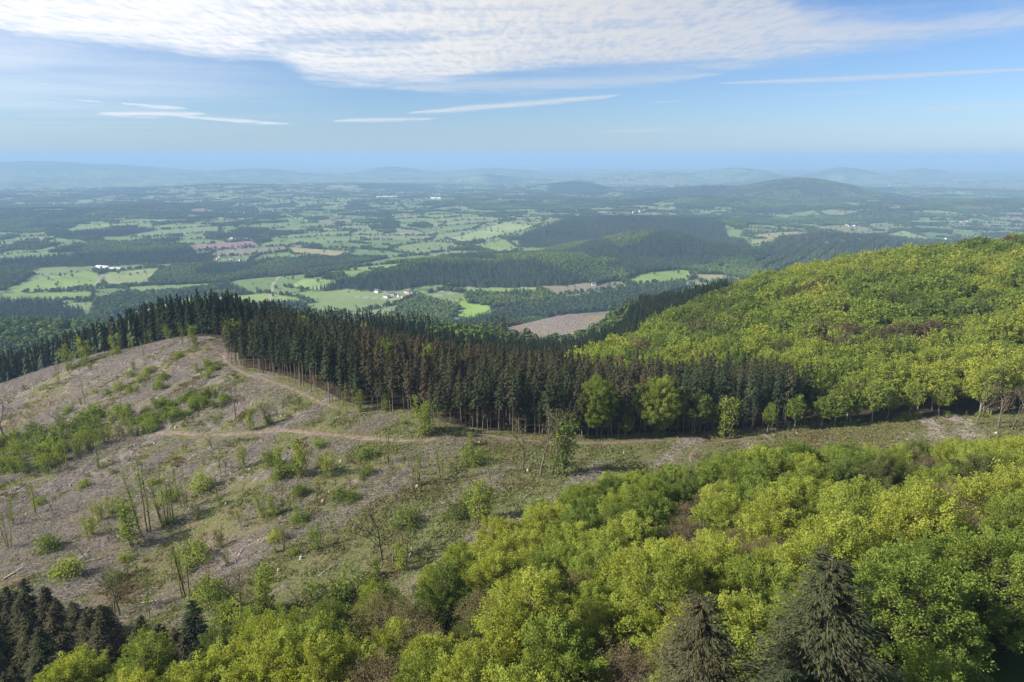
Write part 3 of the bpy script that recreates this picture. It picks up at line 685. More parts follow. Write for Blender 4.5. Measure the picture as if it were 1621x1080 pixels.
def strip(name, P, w, label, seed=0):
    seg = np.r_[0, np.cumsum(np.linalg.norm(np.diff(P, axis=0), axis=1))]; n = max(4, int(seg[-1] / .9)); s = np.linspace(0, seg[-1], n)
    c = np.c_[np.interp(s, seg, P[:, 0]), np.interp(s, seg, P[:, 1])]
    k = 9; pad = np.pad(c, ((k, k), (0, 0)), 'edge'); c = np.stack([np.convolve(pad[:, i], np.ones(2 * k + 1) / (2 * k + 1), 'valid') for i in (0, 1)], 1)
    T = np.gradient(c, axis=0); T /= np.linalg.norm(T, axis=1)[:, None] + 1e-9; N = np.c_[-T[:, 1], T[:, 0]]
    m = 5; off = np.linspace(-1, 1, m); ww = w * (.8 + .5 * vnoise(s / 6, s * 0, seed)) * np.minimum(1, np.minimum(s, seg[-1] - s) / 3 + .15)
    x = c[:, 0:1] + N[:, 0:1] * off * ww[:, None]; y = c[:, 1:2] + N[:, 1:2] * off * ww[:, None]
    z = G(x, y) + .14 - .10 * np.abs(off) ** 3
    V = np.stack([x, y, z], -1).reshape(-1, 3); i = np.arange(n - 1)[:, None] * m; j = np.arange(m - 1)[None]
    F = np.stack([i + j, i + j + 1, i + m + j + 1, i + m + j], -1).reshape(-1, 4)
    o = obj(name, mk_mesh(name, V, F, [M_PATH], smooth=True)); o['kind'] = 'structure'; o['label'] = label
strip('dirt_path', PATH_A, 1.0, 'pale dirt forest track winding across the clearing', 1)
strip('dirt_track', PATH_B, .8, 'bare earth track along the foot of the spruce stand', 2)
strip('foot_path', PATH_C, .5, 'narrow path curving over the grass at the right', 3)

# ------------------------------------------------------------------ placing things
def jgrid(P, sp, seed, jit=.42, rot=0.0):
    g = np.random.default_rng(seed); x0, y0 = P.min(0); x1, y1 = P.max(0); cx, cy = (x0 + x1) / 2, (y0 + y1) / 2; Rr = .5 * math.hypot(x1 - x0, y1 - y0) + sp
    n = int(2 * Rr / sp) + 1; a, b = np.meshgrid(np.arange(n) * sp - Rr, np.arange(n) * sp * .93 - Rr)
    a = a + (np.arange(n)[:, None] % 2) * sp * .5; a = a + g.uniform(-jit, jit, a.shape) * sp; b = b + g.uniform(-jit, jit, b.shape) * sp
    c, s = math.cos(rot), math.sin(rot); x = (cx + a * c - b * s).ravel(); y = (cy + a * s + b * c).ravel()
    m = inside(P, x, y); return x[m], y[m]
def frame_place(p):
    u, v, d = project(np.asarray(p)); return f'{u / 16.21:.0f}% across, {v / 10.8:.0f}% down the photo'
def base(name, label, cat, loc, rz=0, sc=1.0, tint=None, group=None):
    o = bpy.data.objects.new(name, None); COL.objects.link(o); o.empty_display_size = .5
    tl = .035 if cat == 'tree' else 0
    o.location = loc; o.rotation_euler = (tl * math.sin(rz * 7.3), tl * math.cos(rz * 5.1), rz); o.scale = (sc, sc, sc) if np.isscalar(sc) else sc
    o['label'] = label; o['category'] = cat
    if group: o['group'] = group
    return o
PROTO = {}
def plant(kind, var, name, label, cat, loc, rz, sc, tint, group):
    """a thing: Empty with its trunk and crown, meshes shared with its kind"""
    t = base(name, label, cat, loc, rz, sc, tint, group)
    tm, cm, tn, cn = PROTO[kind][var]
    for nme, me in ((tn, tm), (cn, cm)):
        c = bpy.data.objects.new(nme, me); COL.objects.link(c); c.parent = t; c['tint'] = float(tint)
    return t
def proto(kind, geos, bark, leaf, tn='trunk', cn='crown'):
    PROTO[kind] = [(q.mesh(kind + '_' + tn, [bark, leaf], 0), q.mesh(kind + '_' + cn, [bark, leaf], 1), tn, cn) for q in geos]
    return geos
def whole(geos, nme, bark, leaf): return [q.mesh(nme, [bark, leaf]) for q in geos]

proto('beech_close', [broadleaf(10 + k, 4.9 + .5 * (k % 3), 16, 2.0, 260, 200, .125, 3, 7 + k % 4, 1.0) for k in range(7)], M_WOOD, M_LEAF)
proto('budding', [broadleaf(40 + k, 4.6, 14.5, 3, 210, 80, .10, 3, 6, 1.05) for k in range(4)], M_WOOD, M_BUD)
gm = proto('beech_mid', [broadleaf(60 + k, 5.1, 15, 5.0, 130, 32, .32, 1.5, 8, 1.15) for k in range(7)], M_WOOD, M_LEAF)
ge = proto('beech_edge', [broadleaf(80 + k, 3.7, 16.5, 3.5, 110, 34, .30, 2, 6, 1.15) for k in range(5)], M_PALE, M_LEAF)
gf = [broadleaf(100 + k, 5.3, 14.5, 6, 95, 16, .48, .6, 8, 1.25) for k in range(6)]
gs = proto('spruce', [spruce(120 + k, 24, 9 + (k * 3 % 5), 2.5 + .35 * (k % 3), .55, 7, 7, .60, 22, .3, .42, .42, .62 + .1 * (k % 3)) for k in range(7)], M_SPB, M_NEED)
gs2 = proto('spruce_full', [spruce(140 + k, 23, 2.5, 3.0, .5, 7, 6, .75, 0) for k in range(5)], M_SPB, M_NEED)
proto('spruce_close', [spruce(160 + k, 16, .8, 4.3, .36, 11, 18, .36, 0, .25, .4, .36, .7) for k in range(3)], M_SPB, M_NEED)
proto('spruce_giant', [spruce(170 + k, 26, 4, 7.8, .36, 15, 48, .34, 30, .12, .5, .28, .58) for k in range(2)], M_SPB, M_NEED)
proto('bare', [baretree(200 + k, 14, .34, 460, .15, 1 + (k % 3 == 2), .08) for k in range(5)], M_WOOD, M_BUD)
proto('pole', [polesapling(220 + k, 12, 1 + k % 3, 330 + 120 * (k % 2), .15, .7, .15) for k in range(6)], M_MOSS, M_LEAF)
proto('sapling', [polesapling(240 + k, 8, 3, 1100, .17, 1.0, .06) for k in range(5)], M_WOOD, M_LEAF)
proto('shrub', [shrub(260 + k) for k in range(5)], M_WOOD, M_LEAF, 'stem', 'foliage')

def words_b(t): return 'copper-brown budding' if t < .2 else 'olive-brown' if t < .36 else 'deep green' if t < .5 else 'fresh green' if t < .66 else 'yellow-green' if t < .82 else 'bright lime-yellow'
def words_s(t): return 'dark blue-green' if t < .3 else 'dark green' if t < .5 else 'olive-brown' if t < .72 else 'rust-brown'
GZ = lambda x, y: float(G(np.array([float(x)]), np.array([float(y)]))[0])

# --- foreground wood: the conspicuous crowns of the photo, then the trees between them
KEY = [(830, 945, .86, 1.2), (1060, 905, .80, 1.2), (800, 862, .84, 1.0), (900, 840, .72, 1.0), (905, 762, .62, .8), (1015, 745, .60, .8), (935, 800, .50, .85), (700, 915, .42, 1.0),
       (650, 955, .22, 1.0), (770, 945, .16, .9), (1180, 745, .60, 1.0), (1205, 722, .55, .9), (1290, 738, .68, 1.0), (1235, 800, .84, 1.1), (1455, 800, .86, 1.35), (1370, 792, .74, 1.2),
       (1600, 765, .86, 1.2), (1540, 690, .60, 1.0), (1420, 705, .70, 1.0), (1330, 715, .64, .9), (1090, 790, .14, .9), (1130, 770, .22, .8), (1525, 755, .12, .9), (1440, 900, .55, 1.3),
       (455, 985, .66, .9), (410, 972, .72, .8), (350, 1000, .45, .7), (690, 1020, .86, .9), (620, 1005, .80, .8), (600, 1050, .10, 1.0), (560, 1035, .82, .9), (110, 1050, .80, 1.0), (230, 1040, .62, 1.0),
       (320, 1045, .84, 1.0), (420, 1040, .82, 1.1), (1000, 1035, .08, .9), (940, 900, .66, .9), (1130, 880, .84, 1.1), (1000, 830, .80, 1.0), (1080, 740, .60, .8), (740, 868, .82, .8), (520, 965, .30, .7),
       (1180, 835, .12, .8), (1600, 690, .66, 1.0), (1590, 860, .60, 1.2), (1270, 770, .78, 1.0), (1320, 850, .84, 1.2), (970, 960, .80, .9), (890, 1010, .60, 1.0), (760, 1040, .84, .9), (500, 1050, .86, 1.0),
       (1200, 905, .66, 1.0), (860, 800, .58, .8), (600, 935, .70, .8), (1160, 790, .76, 1.0), (1500, 1000, .30, .6), (1390, 745, .30, .9)]
KU = np.array([(k[0], k[1]) for k in KEY], float); KT = np.array([k[2] for k in KEY])
fgpts = []
for u, v, t, s in KEY:
    q = hit(u, v, 14.8 * s * .93, 20)
    if q is not None: fgpts.append((q[0], q[1], t, s))
NK = len(fgpts)
gx, gy = jgrid(FG, 6.6, 5)
g5 = np.random.default_rng(55)
for x, y in zip(gx, gy):
    z = GZ(x, y)
    u, v, d = project(np.array([x, y, z + 14]))
    if y < 22 or d < 30 or u < -160 or u > 1800 or v > 1330: continue
    if any(math.hypot(x - a, y - b) < 5.2 * (s + .1) for a, b, t, s in fgpts[:NK]): continue
    if inside(np.array([[41, 30], [100, 40], [112, 80], [62, 76], [44, 62]]), np.array([x]), np.array([y]))[0]: continue
    near = np.argsort((KU[:, 0] - u) ** 2 + (KU[:, 1] - v) ** 2)[:3]
    t = KT[near[g5.integers(0, 2)]] + g5.normal(0, .09) if g5.random() < .8 else g5.choice([.15, .5, .7, .85])
    fgpts.append((x, y, float(np.clip(t, .03, .97)), g5.uniform(.75, 1.1)))
GIANTS = [(1340, 888, 24.5, 1.0, .42, 48), (1125, 930, 24, .85, .58, 46), (1250, 1040, 22, .8, .3, 38)]
gpos = []
for u, v, h, s, t, Y in GIANTS:
    r = ray(u, v); gpos.append(np.array(gp(u, v, Y)))
nb = 0
TOPL = np.array([(330, 990), (420, 965), (545, 950), (600, 918), (735, 850), (860, 776), (880, 768), (1000, 742), (1085, 732), (1180, 706), (1260, 700), (1330, 702), (1450, 700), (1540, 692), (1621, 688), (1800, 680)], float)
for i, (x, y, t, s) in enumerate(fgpts):
    zz = GZ(x, y)
    while s > .4:
        uu, vv, _ = project(np.array([x, y, zz + 15.6 * s]))
        if vv >= np.interp(uu, TOPL[:, 0], TOPL[:, 1]): break
        s *= .94
    if s <= .42: continue
    if any(math.hypot(x - p[0], y - p[1]) < 6.0 for p in gpos): continue
    z = GZ(x, y); bud = t < .3; k = 'budding' if bud else 'beech_close'; v = i % (4 if bud else 7)
    kind = 'broadleaf' if bud else 'beech'
    lb = f'{words_b(t)} {kind} crown in the foreground wood, {frame_place([x, y, z + 13 * s])}'
    plant(k, v, 'beech_tree' if not bud else 'budding_tree', lb, 'tree', (x, y, z - .3), g5.random() * 6.28, s, (t if not bud else t * 2.2), 'trees of the foreground wood'); nb += 1
for (u, v, h, s, t, Y), p in zip(GIANTS, gpos):
    z = GZ(p[0], p[1]); H = p[2] - z; f = max(.6, H / 26)
    plant('spruce_giant', 0 if s == 1 else 1, 'spruce_tree', f'huge ragged spruce with dry twigs, {frame_place(p)}', 'tree', (p[0], p[1], z - .2), 1.3 * u, (f * s, f * s, f), t, 'tall foreground spruces')
print('FG trees', nb, [float(p[2] - GZ(p[0], p[1])) for p in gpos])

# --- lower-left young conifers
dx, dy = jgrid(DOUG, 5.4, 9); g6 = np.random.default_rng(66); nd = 0
extra = hit(300, 958, 14)
lst = [(x, y, g6.uniform(.66, 1.0), g6.uniform(.32, .74)) for x, y in zip(dx, dy)] + [(extra[0], extra[1], .95, .12)]
for x, y, s, t in lst:
    z = GZ(x, y); p = np.array([x, y, z + 15 * s]); u, v, d = project(p)
    if u < -120 or v > 1200 or d < 30: continue
    plant('spruce_close', nd % 3, 'fir_tree', f'{words_s(t)} bushy fir, lower-left stand, {frame_place(p)}', 'tree', (x, y, z - .2), g6.random() * 6.28, (s * 1.05, s * 1.05, s), t, 'firs of the lower-left stand'); nd += 1
print('DOUG', nd)

# --- spruce plantation
cx, cy = jgrid(CON, 4.3, 12, .40, .4)
db = segdist(CON_FRONT, cx, cy)
_s = np.r_[0, np.cumsum(np.linalg.norm(np.diff(CON_FRONT, axis=0), axis=1))]; _t = np.arange(0, _s[-1], 2.7); g4 = np.random.default_rng(44)
fx = np.interp(_t, _s, CON_FRONT[:, 0]) + g4.uniform(-.6, 2.2, len(_t)); fy = np.interp(_t, _s, CON_FRONT[:, 1]) + g4.uniform(.2, 3.4, len(_t))
m_ = db > 3.2; cx = np.r_[fx, cx[m_]]; cy = np.r_[fy, cy[m_]]; db = segdist(CON_FRONT, cx, cy)
keep = ~(inside(BEE, cx, cy)); 
for P, kd, c in FAR:
    if kd == 'c': keep &= ~inside(P, cx, cy)
cx, cy, db = cx[keep], cy[keep], db[keep]; cz = G(cx, cy)
g7 = np.random.default_rng(77)
U, Vv, D = project(np.c_[cx, cy, cz + 22])
okv = (U > -60) & (U < 1700)
cx, cy, cz, db, U, Vv, D = [a[okv] for a in (cx, cy, cz, db, U, Vv, D)]
rust = fbm(cx / 45, cy / 45, 21, 3)
tt = np.clip(.42 + (rust - .5) * 1.4 + g7.normal(0, .16, len(cx)) - .42 * sstep(db, 70, 150), .02, .98)
order = np.argsort(db + g7.uniform(0, 6, len(db)))
sel = order[:262]; rest = order[262:]
for n, i in enumerate(sel):
    s = g7.uniform(.66, 1.2); where = 'front row' if db[i] < 6 else 'inner rows'
    plant('spruce', n % 7, 'spruce_tree', f'{words_s(tt[i])} spruce, {where} of the plantation, {frame_place([cx[i], cy[i], cz[i] + 20 * s])}', 'tree', (cx[i], cy[i], cz[i] - .2), g7.random() * 6.28, s * .8, tt[i], 'spruces of the plantation')
SW = whole(gs, 'spruce', M_SPB, M_NEED) + whole(gs2, 'spruce', M_SPB, M_NEED)
vi = np.where(db[rest] < 60, g7.integers(0, 7, len(rest)), g7.integers(7, 12, len(rest)))
# the dark belt behind the clearing's skyline
BELT = np.vstack([RIDGE + np.array([-2, 12]), (RIDGE + np.array([-10, 130]))[::-1]])
bx, by = jgrid(BELT, 4.1, 14, .4, .2); mk = ~inside(CON, bx, by); bx, by = bx[mk], by[mk]; bz = G(bx, by); g8 = np.random.default_rng(88)
dr = segdist(RIDGE, bx, by); ob = np.argsort(dr); ub, vb, _ = project(np.c_[bx, by, bz + 20]); ob = np.array([i for i in ob if -20 < ub[i] < 360])
tb = np.clip(.22 + g8.normal(0, .16, len(bx)), .02, .8)
for n, i in enumerate(ob[:38]):
    t = float(tb[i])
    plant('spruce_full', n % 5, 'spruce_tree', f'{words_s(t)} spruce of the belt behind the bare slope, {frame_place([bx[i], by[i], bz[i] + 21])}', 'tree', (bx[i], by[i], bz[i] - .3), g8.random() * 6.28, g8.uniform(.85, 1.12), t, 'spruces of the left belt')
mk = np.ones(len(bx), bool); mk[ob[:38]] = False; bx, by, bz, tb = bx[mk], by[mk], bz[mk], tb[mk]
P3 = np.c_[np.r_[cx[rest], bx], np.r_[cy[rest], by], np.r_[cz[rest], bz] - .3]; n3 = len(P3)
scatter('spruce_forest', P3, g8.random(n3) * 6.28, np.r_[g8.uniform(.58, .94, len(rest)), g8.uniform(.82, 1.1, len(bx))], np.r_[vi, g8.integers(7, 12, len(bx))], np.r_[tt[rest], tb], SW, 'dense mass of dark and rusty spruces behind the plantation edge', 'forest')
print('spruce mass', n3)

# --- beech slope at the right
hx, hy = jgrid(BEE, 9.0, 17, .38, .3); hz = G(hx, hy); g9 = np.random.default_rng(99); U, Vv, D = project(np.c_[hx, hy, hz + 13]); ok = (U > 850) & (U < 1720)
hx, hy, hz, U, Vv, D = [a[ok] for a in (hx, hy, hz, U, Vv, D)]; df = segdist(BEE_FRONT, hx, hy)
patch = fbm(hx / 60, hy / 60, 41, 3); br = fbm(hx / 38, hy / 38, 47, 3)
th_ = np.clip(.64 + (patch - .5) * .8 + g9.normal(0, .10, len(hx)), .38, .95); th_ = np.where(br + g9.normal(0, .04, len(hx)) > .735, g9.uniform(.05, .36, len(hx)), th_)
order = np.argsort(D); lim = max(0, 290 - nb); sel = order[:lim]; rest = order[lim:]
for n, i in enumerate(sel):
    s = g9.uniform(.7, 1.3); e = df[i] < 9; t = float(th_[i])
    plant('beech_edge' if e else 'beech_mid', n % (5 if e else 7), 'beech_tree', f'{words_b(t)} beech {"at the meadow edge" if e else "on the right-hand slope"}, {frame_place([hx[i], hy[i], hz[i] + 12])}', 'tree',
          (hx[i], hy[i], hz[i] - .2), g9.random() * 6.28, s, t, 'beeches of the right-hand slope')
BW = whole(gm, 'beech', M_WOOD, M_LEAF) + whole(gf, 'beech', M_WOOD, M_LEAF)
nr_ = len(rest); vi = np.where(D[rest] < 330, g9.integers(0, 7, nr_), g9.integers(7, 13, nr_))
# a few broadleaves also stand in the conifers and beyond
scatter('beech_forest', np.c_[hx[rest], hy[rest], hz[rest] - .3], g9.random(nr_) * 6.28, g9.uniform(.66, 1.32, nr_), vi, th_[rest], BW, 'mass of fresh green beech crowns covering the far right slope', 'forest')
for (u, v, t, s, h) in [(577, 512, .98, .7, 14), (478, 500, .74, .8, 15), (366, 505, .72, .7, 14), (610, 535, .5, .8, 15), (675, 548, .66, .7, 13), (530, 508, .3, .5, 14), (700, 565, .6, .4, 14), (1130, 452, .7, .6, 10), (402, 508, .3, .5, 14), (800, 569, .75, .4, 12)]:
    q = hit(u, v, 15 * s + 8, 220)
    if q is None: continue
    z = GZ(q[0], q[1]) + 0
    plant('beech_mid', int(u) % 7, 'beech_tree', f'{words_b(t)} beech standing among dark spruces, {frame_place([q[0], q[1], z + 20])}', 'tree', (q[0], q[1], z), u, (s * 1.1, s * 1.1, (15 * s + 8) / 15.0), t, 'lone beeches in the spruce stand')
print('beech mass', nr_)
for (u, v, tint, s, kd, vr) in [(945, 692, .60, 1.36, 'beech_close', 0), (1040, 690, .66, 1.36, 'beech_close', 2), (1098, 690, .36, 1.1, 'beech_mid', 1), (1048, 692, .62, .6, 'beech_mid', 3), (905, 694, .5, .6, 'beech_mid', 4), (990, 692, .55, .55, 'beech_mid', 5), (1125, 688, .44, .8, 'beech_mid', 2), (1215, 683, .6, .6, 'beech_edge', 3), (1255, 680, .52, .8, 'beech_edge', 4), (1345, 672, .62, .8, 'beech_edge', 0),
                                (1380, 670, .66, 1.0, 'beech_edge', 1), (1300, 678, .58, .75, 'beech_edge', 0), (1320, 676, .6, .9, 'beech_edge', 2)]:
    q = hit(u, v); t = tint
    plant(kd, vr, 'beech_tree', f'{words_b(t)} beech in front of the dark spruce wall, {frame_place([q[0], q[1], q[2] + 11 * s])}', 'tree', (q[0], q[1], q[2] - .1), u * 1.7, s, t, 'beeches in front of the spruces')

# --- single trees, poles and saplings on the clearing: (u, v of the foot, height px, kind, tint)
ONE = [(605, 886, 100, 'bare', .5), (622, 890, 60, 'bare', .4), (640, 893, 88, 'pole', .4), (855, 755, 100, 'bare', .45), (828, 745, 92, 'bare', .4), (892, 752, 105, 'bare', .6), (888, 750, 90, 'sapling', .45), (595, 735, 38, 'pole', .5), (613, 735, 62, 'pole', .45),
       (655, 768, 52, 'pole', .6), (662, 768, 60, 'pole', .5), (700, 760, 62, 'pole', .62), (683, 806, 55, 'pole', .2), (690, 806, 48, 'bare', .3), (776, 752, 42, 'pole', .6), (793, 748, 44, 'pole', .55), (752, 830, 72, 'sapling', .74), (765, 828, 60, 'sapling', .66),
       (1150, 694, 66, 'sapling', .66), (672, 690, 60, 'sapling', .62), (676, 683, 52, 'sapling', .58), (700, 670, 40, 'pole', .55), (608, 650, 38, 'sapling', .6), (570, 650, 36, 'sapling', .6), (548, 655, 46, 'pole', .6), (745, 705, 22, 'sapling', .72),
       (480, 755, 58, 'sapling', .72), (437, 760, 48, 'sapling', .58), (385, 740, 36, 'sapling', .74), (520, 755, 42, 'sapling', .78), (373, 662, 50, 'bare', .5), (395, 682, 34, 'sapling', .64), (425, 672, 28, 'sapling', .5), (10, 706, 80, 'bare', .2),
       (235, 845, 100, 'pole', .55), (225, 845, 80, 'pole', .5), (213, 865, 70, 'sapling', .6), (205, 855, 60, 'pole', .4), (262, 832, 72, 'pole', .58), (256, 834, 60, 'pole', .6), (272, 820, 62, 'pole', .56), (296, 805, 52, 'pole', .62), (288, 806, 60, 'pole', .5), (345, 790, 34, 'pole', .4),
       (160, 828, 28, 'bare', .7), (145, 850, 34, 'sapling', .78), (173, 862, 30, 'pole', .4), (55, 815, 40, 'pole', .6), (85, 818, 36, 'bare', .5), (20, 832, 40, 'pole', .6), (15, 868, 50, 'pole', .5), (100, 690, 40, 'bare', .4), (290, 945, 75, 'pole', .5), (297, 946, 82, 'pole', .3), (284, 930, 40, 'pole', .6),
       (190, 975, 70, 'bare', .5), (182, 970, 60, 'bare', .6), (237, 978, 60, 'pole', .5), (375, 975, 74, 'bare', .4), (382, 985, 84, 'bare', .3), (345, 970, 60, 'sapling', .5), (415, 975, 80, 'sapling', .66), (330, 912, 30, 'bare', .4), (305, 880, 36, 'bare', .6),
       (450, 870, 42, 'pole', .2), (432, 818, 40, 'sapling', .6), (448, 812, 40, 'pole', .1), (418, 820, 34, 'sapling', .72), (382, 838, 30, 'bare', .3), (500, 870, 36, 'sapling', .55), (1545, 672, 60, 'bare', .1), (1580, 678, 70, 'bare', .2), (1600, 680, 66, 'bare', .1), (1620, 676, 60, 'bare', .1),
       (1270, 672, 70, 'pole', .6), (1285, 672, 66, 'pole', .5), (1306, 670, 90, 'pole', .62), (1560, 655, 90, 'pole', .5), (1568, 657, 84, 'pole', .5), (155, 742, 50, 'pole', .5), (146, 716, 50, 'pole', .6), (158, 718, 44, 'pole', .55), (104, 740, 46, 'pole', .5), (75, 750, 30, 'sapling', .6),
       (135, 641, 34, 'pole', .6), (93, 608, 30, 'pole', .5), (160, 560, 16, 'sapling', .7), (206, 560, 28, 'pole', .6), (228, 562, 24, 'pole', .6), (290, 546, 30, 'pole', .62), (300, 548, 32, 'pole', .66), (308, 546, 28, 'sapling', .6), (186, 562, 28, 'sapling', .7), (134, 575, 34, 'sapling', .68), (110, 585, 30, 'sapling', .7)]
BASEH = {'bare': 14.5, 'pole': 12, 'sapling': 8.2}; NV = {'bare': 5, 'pole': 6, 'sapling': 5}; NM = {'bare': ('bare_tree', 'leafless', 'tree'), 'pole': ('birch_pole', 'slim mossy', 'tree'), 'sapling': ('sapling', 'young', 'sapling')}
g10 = np.random.default_rng(1010)
for n, (u, v, hp, kd, t) in enumerate(ONE):
    q = hit(u, v)
    if q is None: continue
    Hm = hp * np.linalg.norm(q) / FPX * 1.06; s = Hm / BASEH[kd]; nm, w, ct = NM[kd]
    lb = {'bare': f'thin-branched {"brown" if t < .3 else "budding"} tree on the cleared slope', 'pole': f'slim {words_b(t)} birch on the cleared slope', 'sapling': f'{words_b(t)} leafy sapling on the cleared slope'}[kd]
    wd = {'bare': .8, 'pole': .95, 'sapling': 1.15}[kd]
    sw = max(s, .45) * wd if kd != 'bare' else s * .85
    pale = u > 1540 and kd == 'pole'
    plant(kd, n % NV[kd], nm, f'{lb}, {frame_place([q[0], q[1], q[2] + Hm * .6])}', ct, (q[0], q[1], q[2] - .1), g10.random() * 6.28, (sw, sw, s), t, {'bare': 'bare trees on the clearing', 'pole': 'slim birches on the clearing', 'sapling': 'saplings on the clearing'}[kd])
# thickets: bands of shrubs and saplings
def thicket(pix, n, kinds, hmin, hmax, t0, t1, what, seed, grp):
    P = poly(pix); g = np.random.default_rng(seed); c = 0
    while c < n:
        x, y = g.uniform(P[:, 0].min(), P[:, 0].max()), g.uniform(P[:, 1].min(), P[:, 1].max())
        if not inside(P, np.array([x]), np.array([y]))[0]: continue
        c += 1; kd = kinds[g.integers(0, len(kinds))]; H = g.uniform(hmin, hmax); t = float(g.uniform(t0, t1)); z = GZ(x, y); s = H / (2.5 if kd == 'shrub' else BASEH[kd])
        w = 1.0 if kd == 'shrub' else 1.25
        nm = {'shrub': 'shrub', 'sapling': 'sapling', 'pole': 'birch_pole', 'bare': 'bare_tree'}[kd]; ct = {'shrub': 'shrub', 'sapling': 'sapling', 'pole': 'tree', 'bare': 'tree'}[kd]
        ds = {'shrub': 'bush', 'sapling': 'leafy sapling', 'pole': 'slim birch', 'bare': 'thin tree'}[kd]
        plant(kd, c % 5, nm, f'{words_b(t)} {ds} {what}, {frame_place([x, y, z + H * .6])}', ct, (x, y, z - .05), g.random() * 6.28, (s * w, s * w, s), t, grp)
thicket([(190, 678), (235, 648), (300, 628), (350, 622), (362, 640), (300, 658), (250, 680), (215, 695)], 55, ['shrub', 'shrub', 'sapling'], 2.6, 5.0, .42, .62, 'in the dense thicket', 1, 'thicket bushes')
thicket([(-30, 770), (-30, 720), (60, 690), (130, 665), (200, 655), (215, 690), (150, 725), (60, 745)], 80, ['sapling', 'sapling', 'shrub', 'pole'], 4.5, 8.5, .40, .68, 'in the birch band', 2, 'young birches of the left band')
thicket([(240, 668), (310, 665), (352, 655), (350, 668), (300, 678)], 14, ['shrub'], .9, 1.5, .5, .66, 'beside the track', 3, 'low bushes by the track')
thicket([(0, 640), (60, 600), (130, 570), (220, 545), (310, 535), (310, 548), (200, 570), (100, 605), (20, 655)], 48, ['sapling', 'sapling', 'pole'], 3.5, 8.0, .56, .76, 'along the skyline', 4, 'birches along the skyline')
thicket([(40, 680), (200, 590), (340, 545), (345, 620), (200, 640)], 44, ['sapling', 'pole', 'shrub'], 2.0, 6.0, .5, .76, 'on the upper slope', 5, 'saplings of the upper slope')
thicket([(0, 800), (200, 730), (400, 700), (500, 860), (330, 960), (60, 900)], 64, ['pole', 'bare', 'bare', 'pole', 'sapling', 'shrub'], 1.3, 7.0, .3, .78, 'on the lower slope', 6, 'growth of the lower slope')
thicket([(400, 700), (620, 705), (850, 740), (700, 850), (520, 900), (440, 800)], 60, ['shrub', 'pole', 'bare', 'pole', 'bare'], .9, 6.0, .36, .6, 'on the open clearing', 7, 'bushes of the open clearing')
thicket([(560, 655), (700, 690), (900, 694), (1000, 690), (1260, 680), (1600, 660), (1600, 655), (1250, 675), (900, 692), (700, 682)], 40, ['shrub', 'sapling'], 1.2, 3.6, .4, .62, 'by the forest edge', 8, 'bushes at the forest edge')
thicket([(320, 990), (420, 960), (520, 955), (600, 905), (640, 900), (560, 960), (420, 1010)], 22, ['sapling', 'shrub', 'bare'], 2.5, 7.5, .42, .8, 'on the lower wood edge', 9, 'growth at the lower wood edge')

# --- logs, stumps and slash on the clearing
def logmesh(seed):
    g = np.random.default_rng(seed); q = Geo(); L = g.uniform(3, 7); x = np.linspace(-L / 2, L / 2, 6)
    q.tube(np.c_[x, np.cumsum(g.normal(0, .06, 6)), .16 + 0 * x + g.normal(0, .02, 6)], np.linspace(.17, .09, 6), 0, 7)
    for k in range(3):
        b = g.uniform(-L / 2, L / 2); q.tube(np.array([[b, 0, .16], [b + .3, g.uniform(-.6, .6), .4]]), [.04, .02], 0, 4)
    return q.mesh('fallen_log', [M_LOG, M_LOG], 0)
LM = [logmesh(k) for k in range(6)]
LOGS = [(30, 902, .9), (22, 908, 1.1), (35, 895, .8), (122, 888, 1.6), (128, 892, 1.2), (245, 952, .9), (108, 876, .7), (350, 770, .6), (400, 862, .9), (395, 856, .8), (385, 870, 1.0), (405, 874, .7), (650, 876, .8), (420, 790, .6), (500, 790, .7), (325, 905, .8), (560, 835, .6), (300, 762, .6), (270, 760, .6), (365, 890, .9), (310, 932, .8), (420, 855, .8), (200, 900, .9), (170, 930, .9), (515, 905, .8), (170, 600, .7), (240, 640, .6), (520, 690, .5), (640, 690, .6), (860, 790, .7), (835, 785, .7), (590, 800, .6), (730, 790, .6)]
for n, (u, v, s) in enumerate(LOGS):
    q = hit(u, v); o = obj('fallen_log', LM[n % 6]); o.location = (q[0], q[1], q[2]); o.rotation_euler = (0, 0, g10.uniform(.2, 1.6)); o.scale = (s, s * 1.1, s * 1.1)
    o['label'] = f'pale stripped log lying on the felled slope, {frame_place(q)}'; o['category'] = 'log'; o['group'] = 'logs on the felled slope'
def stickpile(seed):
    g = np.random.default_rng(seed); q = Geo()
    for _ in range(14):
        c = g.normal(0, .8, 3); c[2] = g.uniform(.03, .35); a = g.normal(.3, .7); L = g.uniform(.3, 1.3); d = np.array([math.cos(a), math.sin(a), g.normal(0, .15)]) * L
        q.tube(np.array([c - d * .5, c + d * .5]), [g.uniform(.015, .045), .012], 0, 3)
    return q.mesh('sticks', [M_DEAD, M_DEAD])
def tuft(seed):
    g = np.random.default_rng(seed); q = Geo(); n = 26; c = g.normal(0, .38, (n, 3)); c[:, 2] = g.uniform(.02, .28, n)
    q.leaves(c, g.normal(size=(n, 3)) * .8 + [0, 0, .5], .17, .08, 0, g); return q.mesh('tuft', [M_TUFT])
M_TUFT = leafmat('grass_and_bramble', [(0, (.13, .09, .05)), (.4, (.19, .165, .085)), (.7, (.15, .165, .065)), (1, (.20, .22, .085))], .25, .3, .2)
area = CLEAR; g11 = np.random.default_rng(1111)
